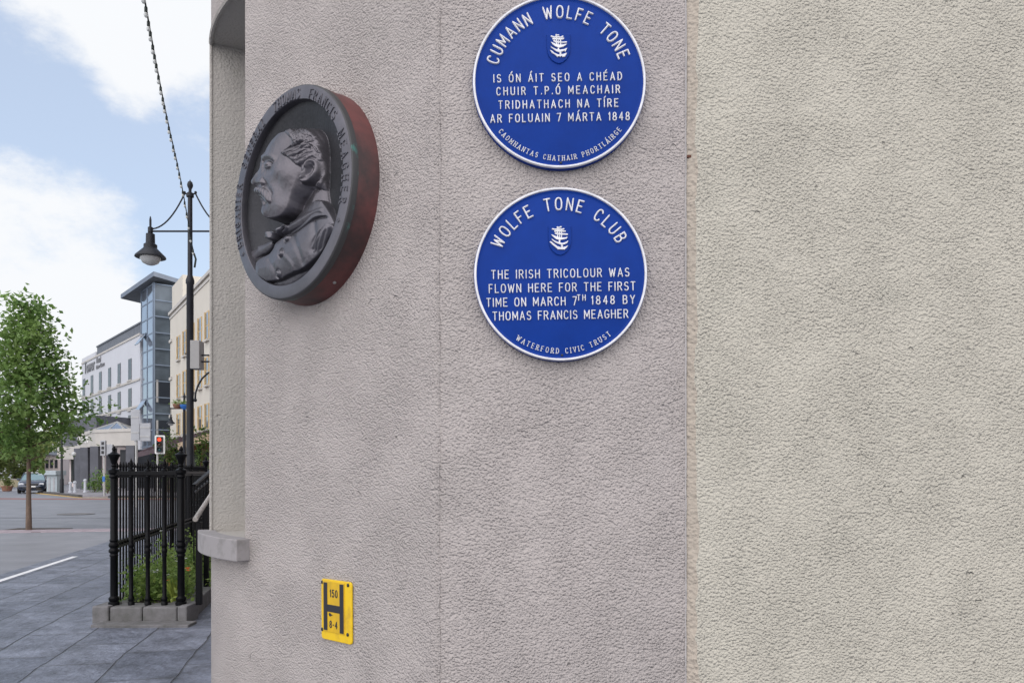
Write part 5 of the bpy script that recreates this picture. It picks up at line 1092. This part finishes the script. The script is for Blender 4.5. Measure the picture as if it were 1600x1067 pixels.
# raised letters high on the facade
def words(name, txt, size, m, parent, mtx, off, ext=.03):
    cu_ = bpy.data.curves.new(name, 'FONT'); cu_.body = txt; cu_.size = size; cu_.extrude = ext; tmp = bpy.data.objects.new('tmp', cu_); COL.objects.link(tmp)
    dg = bpy.context.evaluated_depsgraph_get(); me = bpy.data.meshes.new_from_object(tmp.evaluated_get(dg)); bpy.data.objects.remove(tmp)
    me.transform(mtx); me.transform(Matrix.Translation(-Vector(off))); me.materials.clear(); me.materials.append(M[m]); o = bpy.data.objects.new(name, me); COL.objects.link(o); o.parent = parent; return o
TF = Matrix(((-HD.x, 0, HN.x, 0), (-HD.y, 0, HN.y, 0), (0, 1, 0, 0), (0, 0, 0, 1)))   # text frame on the facade
def on_h(px, z): p = hot(s_of(px), z, .06); return Matrix.Translation(p) @ TF
words('lettering', 'Tower', 2.1, 'letter', ho, on_h(132.5, 13.55), HO_)
words('lettering', 'Hotel', .95, 'letter', ho, on_h(151.5, 14.15), HO_); words('lettering', 'Leisure Centre', .68, 'letter', ho, on_h(151.0, 13.5), HO_)
# glazed tower
TA = Vector((-560 / FPX * 72, 72, 0)); TD2 = Vector((.768, .640, 0)); FT = Matrix(((HD.x, TD2.x, 0, TA.x), (HD.y, TD2.y, 0, TA.y), (0, 0, 1, 0), (0, 0, 0, 1)))
tw = thing('hotel_tower', 'tall glazed corner tower of the hotel under a flying grey roof', 'tower', tuple(TA)); TO = tuple(TA)
mb = MB(); mb.box(.04, .04, 0, 4.5, 7, 19.2, FT); mb.build('core', 'spandrel', tw, off=TO)
mb = MB()
for i in range(2):
    for j in range(12): mb.box(.18 + i * 2.0, -.02, 1.0 + j * 1.52, 1.98 + i * 2.0, .03, 2.42 + j * 1.52, FT)
mb.build('glazing', 'curtain', tw, off=TO)
mb = MB()
for s in (.0, 2.0, 4.1): mb.box(s, -.06, 0, s + .16, .035, 19.3, FT)
for j in range(13): mb.box(.17, -.05, .86 + j * 1.52, 4.2, .03, .99 + j * 1.52, FT)
for t in (0.0, 1.7, 3.4, 5.2): mb.box(-.05, t, 0, .035, t + .12, 19.3, FT)
for j in range(13): mb.box(-.04, .14, .9 + j * 1.52, .03, 6.9, 1.0 + j * 1.52, FT)
mb.build('mullions', 'mullion', tw, off=TO)
for z0, z1 in ((8.0, 10.2), (4.3, 6.4)):
    mb = MB(); mb.box(-.03, .5, z0, .034, 1.65, z1, FT); mb.build('window', 'win_dark', tw, off=TO)
    mb = MB(); mb.box(-.04, .22, z0 + .1, .034, .40, z1, FT); mb.build('blind', 'box_grey', tw, off=TO)
for s, z in ((3.1, 13.6), (3.1, 7.2)):
    mb = MB(); mm = FT @ Matrix.Translation((s, -.03, z + 1.3)) @ Matrix.Rotation(R_(-32), 4, 'X'); mb.box(-.75, -.03, -1.3, .75, .03, 0, mm); mb.build('open_window', 'curtain', tw, off=TO)
c0 = P(240, 424, 70.5); c1_ = P(188.5, 460, 77); c2_ = P(312, 446, 78); c3 = c1_ + (c2_ - c0)
mb = MB(); up = Vector((0, 0, .42)); lo = [p - Vector((0, 0, .42)) for p in (c0, c1_, c3, c2_)]; mb.add([c0, c1_, c3, c2_] + lo, [(0, 1, 2, 3), (7, 6, 5, 4), (0, 4, 5, 1), (1, 5, 6, 2), (2, 6, 7, 3), (3, 7, 4, 0)]); mb.build('roof', 'zinc', tw, off=TO)
mb = MB(); ct_ = (c0 + c1_ + c2_ + c3) / 4
mb.add([lo[0].lerp(ct_, .25) - Vector((0, 0, .2)), lo[1].lerp(ct_, .35) - Vector((0, 0, .2)), lo[2].lerp(ct_, .3) - Vector((0, 0, .2)), lo[3].lerp(ct_, .3) - Vector((0, 0, .2)), *lo], [(0, 1, 2, 3), (0, 4, 5, 1), (1, 5, 6, 2), (2, 6, 7, 3), (3, 7, 4, 0)]); mb.build('soffit', 'slate', tw, off=TO)

# portico of the hotel
FD = 60.; kp = FD / FPX
pa, pb_ = P(149, 737, 60.), P(210, 737, 58.); pz = lambda y: EYE + (HOR - y) * kp
pt = thing('portico', 'pale portico canopy with glass pyramid over the hotel entrance', 'canopy', (pa.x, pa.y, 0)); PO_ = tuple(pt.location)
fx = (pb_ - pa).normalized(); fx.z = 0; ln = (Vector((pb_.x, pb_.y, 0)) - Vector((pa.x, pa.y, 0))).length; fy = Vector((-fx.y, fx.x, 0))
fl = (Vector((P(121, 0, 66).x, 66, 0)) - Vector((pa.x, pa.y, 0)))      # left face runs back along the hotel
quad = [Vector((pa.x, pa.y, 0)), Vector((pb_.x, pb_.y, 0)), Vector((pb_.x, pb_.y, 0)) + fl, Vector((pa.x, pa.y, 0)) + fl]
mb = MB(); mb.prism([(p.x, p.y) for p in quad], pz(693), pz(676)); c_ = sum(quad, Vector()) / 4
mb.prism([((p + (p - c_) * .04).x, (p + (p - c_) * .04).y) for p in quad], pz(676) + .003, pz(671)); mb.prism([((p + (p - c_) * .02).x, (p + (p - c_) * .02).y) for p in quad], pz(697), pz(693) - .003); mb.build('fascia', 'portico', pt, off=PO_)
pc_ = Vector((P(177, 0, 62).x, 62, 0)); mb = MB(); b4 = [pc_ + Vector(v) for v in ((-1.5, -.8, pz(672)), (1.6, -1.2, pz(672)), (1.6, 2.2, pz(672)), (-1.5, 2.4, pz(672)))]; apx = pc_ + Vector((0.1, .4, pz(656)))
mb.add(b4 + [apx], [(0, 1, 4), (1, 2, 4), (2, 3, 4), (3, 0, 4)]); mb.build('glass_pyramid', 'curtain', pt, off=PO_)
mb = MB()
for p in b4: mb.bar(p, apx, .12)
for i in range(4):
    mb.bar(b4[i], b4[(i + 1) % 4], .12); mb.bar(b4[i].lerp(b4[(i + 1) % 4], .5), apx, .07)
mb.build('pyramid_frame', 'galv', pt, off=PO_)
for p in [quad[0].lerp(c_, .08), quad[1].lerp(c_, .08), quad[3].lerp(c_, .08), quad[2].lerp(c_, .08), quad[0].lerp(quad[3], .5)]:
    mb = MB(); mb.box(p.x - .32, p.y - .3, 0, p.x + .32, p.y + .3, pz(697) - .003); mb.build('column', 'dark_wall', pt, off=PO_, bevel=.02)
mb = MB(); mb.box(pb_.x - 1.9, 66, 0, pb_.x + .4, 66.2, pz(700)); mb.box(pa.x - 1.9, 67.5, 0, pa.x + 2, 67.7, pz(698)); mb.build('entrance_glass', 'win_dark', pt, off=PO_)
u_ = fl.normalized(); TFp = Matrix(((-u_.x, 0, -fx.x * 0 - (-u_.y) * -1, 0), (-u_.y, 0, u_.x * 0 + -u_.x * 1 * 0 + (u_.x), 0), (0, 1, 0, 0), (0, 0, 0, 1)))
nf = Vector((-u_.y, u_.x, 0)); nf = nf if nf.dot(-Vector((pa.x, pa.y, 0))) > 0 else -nf
xa = Vector((nf.y * -1, nf.x, 0)); TFp = Matrix(((xa.x, 0, nf.x, 0), (xa.y, 0, nf.y, 0), (0, 1, 0, 0), (0, 0, 0, 1)))
o_ = quad[3].lerp(quad[0], .12) if xa.dot(quad[0] - quad[3]) > 0 else quad[0].lerp(quad[3], .12)
words('lettering', 'TOWER', .72, 'letter_white', pt, Matrix.Translation(o_ + nf * .03 + Vector((0, 0, pz(690)))) @ TFp @ Matrix.Scale(1.5, 4, (1, 0, 0)), PO_, .02)

# grey side wing, white block and pink building to the left of the portico
gw = thing('slate_clad_building', 'low dark slate clad building left of the hotel portico', 'building', (*P(125, 737, 72).xy, 0)); GO = tuple(gw.location)
a1, a2 = P(99, 0, 80), P(151, 0, 74); kg = 76 / FPX
mb = MB(); mb.prism([(a1.x, a1.y), (a2.x, a2.y), (a2.x + 3, a2.y + 8), (a1.x + 3, a1.y + 9)], EYE + 40 * kg, EYE + 86 * kg); mb.build('upper_wall', 'dark_wall', gw, off=GO)
mb = MB(); mb.prism([(a1.x + .4, a1.y + .4), (a2.x, a2.y + .5), (a2.x + 3, a2.y + 8), (a1.x + 3, a1.y + 9)], 0, EYE + 40 * kg - .003); mb.build('lower_wall', 'pink_wall', gw, off=GO)
mb = MB(); u = Vector((a2.x - a1.x, a2.y - a1.y, 0))
for i in range(5):
    p = Vector((a1.x + .4, a1.y + .35, 0)) + u * (.06 + i * .18); q_ = p + u * .11; mb.prism([(p.x, p.y), (q_.x, q_.y), (q_.x, q_.y + .08), (p.x, p.y + .08)], .4, EYE + 30 * kg)
mb.build('shop_window', 'win_dark', gw, off=GO)
mb = MB(); mb.prism([(a1.x - .3, a1.y - .6), (a2.x + .1, a2.y - .6), (a2.x + .1, a2.y + .3), (a1.x - .3, a1.y + .3)], EYE + 20 * kg, EYE + 41 * kg - .01); mb.build('shop_fascia', 'portico', gw, off=GO)
pk_ = thing('terraced_house', 'small pale pinkish house with window bays beyond the cabinet', 'house', (*P(80, 737, 95).xy, 0)); KO = tuple(pk_.location); kh = 95 / FPX; c8 = P(80, 737, 95)
mb = MB(); mb.box(c8.x - 10 * kh, 95, 0, c8.x + 14 * kh, 102, EYE + 26 * kh); mb.build('wall', 'pink_wall', pk_, off=KO)
for i in range(3):
    mb = MB(); mb.box(c8.x + (-8 + i * 7) * kh, 94.9, EYE + 6 * kh, c8.x + (-4 + i * 7) * kh, 94.99, EYE + 19 * kh); mb.build('window', 'win_dark', pk_, off=KO)
mb = MB(); mb.add([(c8.x - 11 * kh, 94.6, EYE + 26.1 * kh), (c8.x + 15 * kh, 94.6, EYE + 26.1 * kh), (c8.x + 15 * kh, 102, EYE + 26.1 * kh), (c8.x - 11 * kh, 102, EYE + 26.1 * kh), (c8.x - 11 * kh, 98.3, EYE + 36 * kh), (c8.x + 15 * kh, 98.3, EYE + 36 * kh)], [(0, 1, 5, 4), (2, 3, 4, 5), (0, 4, 3), (1, 2, 5), (0, 3, 2, 1)]); mb.build('roof', 'slate', pk_, off=KO)

# ------------------------------------------------------------------ cream terrace on the right
CD = Vector((-.540, .842, 0)); CN = Vector((-.842, -.540, 0)); CA = Vector((-534 / FPX * 68, 68, 0)); FC = Matrix(((CD.x, CN.x, 0, CA.x), (CD.y, CN.y, 0, CA.y), (0, 0, 1, 0), (0, 0, 0, 1)))
tb_ = thing('cream_terrace', 'long cream painted building with tan framed windows right of the glazed tower', 'building', tuple(CA)); CO = tuple(CA)
mb = MB(); mb.box(-38, -10, 0, 0, 0, 15.6, FC); mb.box(-5.2, -10, 15.603, -.02, -.15, 17.9, FC); mb.build('wall', 'cream', tb_, off=CO)
mb = MB(); mb.box(-38.2, -.3, 15.35, .12, .16, 15.6, FC); mb.box(-38, .003, 15.0, .05, .06, 15.2, FC); mb.build('cornice', 'portico', tb_, off=CO)
mb = MB()
for i in range(3): mb.tube([FC @ Vector((-22 + i * .0 - i * .0, -1 - i * .3, 16.0 + i * .35)), FC @ Vector((-6, -1 - i * .3, 16.0 + i * .35))], .03, 5)
mb.build('roof_rail', 'galv', tb_, off=CO)
mb = MB()
for z in (12.9, 9.6, 6.3): mb.box(-1.1, .003, z, .02, .12, z + .25, FC)
mb.build('band_block', 'portico', tb_, off=CO)
def cs(px): u = (px - 800) / FPX; return (CA.x - u * CA.y) / (u * CD.y - CD.x)
for px in (280, 289.5, 302, 313.5, 324.6, 336):
    s = cs(px)
    for z0, z1 in ((10.9, 12.9), (7.7, 9.7), (4.6, 6.4)):
        mb = MB(); mb.box(s - .55, .004, z0, s + .55, .06, z1, FC); mb.box(s + .45, .004, z0, s + .56, .14, z1, FC); wq = mb.build('window', 'tan', tb_, off=CO)
        mb = MB(); mb.box(s - .47, .05, z0 + .08, s + .43, .068, (z0 + z1) / 2 - .03, FC); mb.box(s - .47, .05, (z0 + z1) / 2 + .03, s + .43, .068, z1 - .08, FC); mb.build('pane', 'win_pale', wq, off=CO)
        mb = MB(); mb.box(s - .65, .005, z0 - .14, s + .66, .2, z0 - .004, FC); mb.build('window_sill', 'portico', wq, off=CO)
# restaurant front below with awning and planting
rs = thing('restaurant_front', 'low orange brown brick restaurant front with plum awning frame and climbers', 'building', (*P(285, 737, 50).xy, 0)); RS = tuple(rs.location)
u1, u2 = P(228, 0, 56), P(345, 0, 46); dv = (Vector((u2.x, u2.y, 0)) - Vector((u1.x, u1.y, 0))); dn_ = Vector((-dv.y, dv.x, 0)).normalized(); u1 = Vector((u1.x, u1.y, 0))
def rp(t, o=0., z=0.): p = u1 + dv * t + dn_ * o; return Vector((p.x, p.y, z))
mb = MB(); mb.prism([tuple(rp(t, o).xy) for t, o in ((0, 1.5), (1, 1.5), (1, 5), (0, 5))], 0, 3.5); mb.build('wall', 'brick', rs, off=RS)
for i in range(7):
    t = .03 + i * .15; mb = MB(); mb.bar(rp(t, .6), rp(t, .6, 3.35), .2); mb.build('post', 'sandstone' if i % 2 else 'iron', rs, off=RS)
mb = MB()
for i in range(6):
    t = .08 + i * .15; mb.prism([tuple(rp(t + a_, o).xy) for a_, o in ((0, 1.38), (.09, 1.38), (.09, 1.49), (0, 1.49))], .5, 2.9)
mb.build('window', 'win_dark', rs, off=RS)
mb = MB(); mb.add([rp(0, -.6, 2.9), rp(1, -.6, 3.75), rp(1, 1.6, 4.6), rp(0, 1.6, 3.9)], [(0, 1, 2, 3)])
mb.add([rp(0, -.6, 2.6), rp(1, -.6, 3.45), rp(1, -.6, 3.75), rp(0, -.6, 2.9)], [(0, 1, 2, 3)])
for i in range(12): mb.bar(rp(i / 11, -.6, 2.9 + .85 * i / 11), rp(i / 11, 1.6, 3.93 + .7 * i / 11), .09)
mb.build('awning', 'awning', rs, off=RS)
mb = MB(); mb.bar(rp(.66, -.8, 3.15), rp(1.02, -.8, 3.6), .2, .42); mb.build('beam', 'sandstone', rs, off=RS)
r3 = random.Random(9)
def shrub(label, px, d, y0, y1, wpx_, n, ls_, m='climber_leaf', name='shrub', group='shrubs along the far pavement', z0=None):
    c = P(px, 737, d); k_ = d / FPX; zb, zt = (EYE + (HOR - y1) * k_ if z0 is None else z0), EYE + (HOR - y0) * k_; o = thing(name, label, 'shrub', (c.x, d, zb), group=group); mb = MB()
    blobs = [(r3.gauss(0, wpx_ * k_ * .22), r3.gauss(0, wpx_ * k_ * .2), (zt - zb) * r3.uniform(.15, .9)) for _ in range(9)]
    for i in range(n):
        b_ = r3.choice(blobs); leaves(mb, [(b_[0] + r3.gauss(0, wpx_ * k_ * .13), b_[1] + r3.gauss(0, wpx_ * k_ * .13), min(zt - zb, max(.02, b_[2] + r3.gauss(0, (zt - zb) * .13))))], ls_, r3)
    mb.build('foliage', m, o); mb = MB()
    for b_ in blobs[:6]: mb.tube([(0, 0, -.02), (b_[0] * .4, b_[1] * .4, b_[2] * .5), b_], .02, 5)
    mb.build('stem', 'bark', o); return o
shrub('pale green climber on the restaurant front left of the smaller lamp post', 266, 47, 668, 740, 34, 900, .17, z0=0)
shrub('pale green climber on the restaurant front right of the big lamp post', 316, 43, 668, 745, 26, 800, .16, z0=0)
shrub('dark leafy shrub beside the portico column', 148, 54, 732, 776, 30, 520, .16, 'tree_leaf', z0=.13)
shrub('low bright shrub at the foot of the crossing signal', 168, 50, 742, 782, 16, 320, .13, 'leaf', z0=.13)
shrub('small potted bush on the left edge beyond the car', 11, 62, 742, 764, 22, 300, .16, 'far_leaf', z0=.35)
c = P(11, 737, 62); pp = thing('planter_tub', 'brown planter tub under the small bush at the left edge', 'planter', (c.x, 62, 0)); mb = MB(); mb.lathe([(.32, 0), (.42, .34), (.45, .36), (.45, .42), (.38, .42), (.36, .38), (0, .37)], 16); mb.build('tub', 'terracotta', pp, smooth=True)
# trees and garden wall at the end of the street
for i, (px, d, y, cw, lab) in enumerate(((-12, 82, 655, 3.6, 'broad pale green tree at the far left end of the street'), (22, 92, 668, 3.8, 'tall loose tree directly behind the street tree trunk'), (48, 100, 690, 3.6, 'rounded pale tree behind the parked car'), (76, 108, 672, 3.4, 'narrow far tree between the car and the pink house'), (-50, 90, 640, 4.5, 'large far tree just past the left edge'))):
    c = P(px, 737, d); tree('far_tree', lab, (c.x, d, 0), EYE + (HOR - y) * d / FPX, cw, 20 + i, 'far_leaf', 2200, .42, .16, 'trees at the end of the street', first=.12)
gwl = thing('garden_wall', 'low pale garden wall beyond the parked car', 'wall', (*P(30, 737, 78).xy, 0)); w0, w1 = P(-60, 0, 74), P(84, 0, 82); GW = tuple(gwl.location)
mb = MB(); mb.prism([(w0.x, w0.y), (w1.x, w1.y), (w1.x, w1.y + .3), (w0.x, w0.y + .3)], 0, .75); mb.build('wall', 'sand_wall', gwl, off=GW); mb = MB(); mb.prism([(w0.x, w0.y - .06), (w1.x, w1.y - .06), (w1.x, w1.y + .36), (w0.x, w0.y + .36)], .753, .85); mb.build('coping', 'portico', gwl, off=GW)
# the tree belt carries on to the left of the view
mb = MB(); rb = random.Random(31)
for i in range(5200):
    t = rb.random(); cx_ = -75 - 120 * t; cy_ = 96 - 55 * t + rb.gauss(0, 2.5); hh = 6.5 + 2.6 * math.sin(cx_ * .31) + 1.4 * math.sin(cx_ * .83)
    leaves(mb, [(cx_ + rb.gauss(0, .8), cy_, max(.2, hh * rb.random() ** .7))], 1.1, rb)
tag(mb.build('far_woodland', 'far_leaf'), 'pale green belt of trees beyond the left edge of the street', 'woodland', kind='stuff')
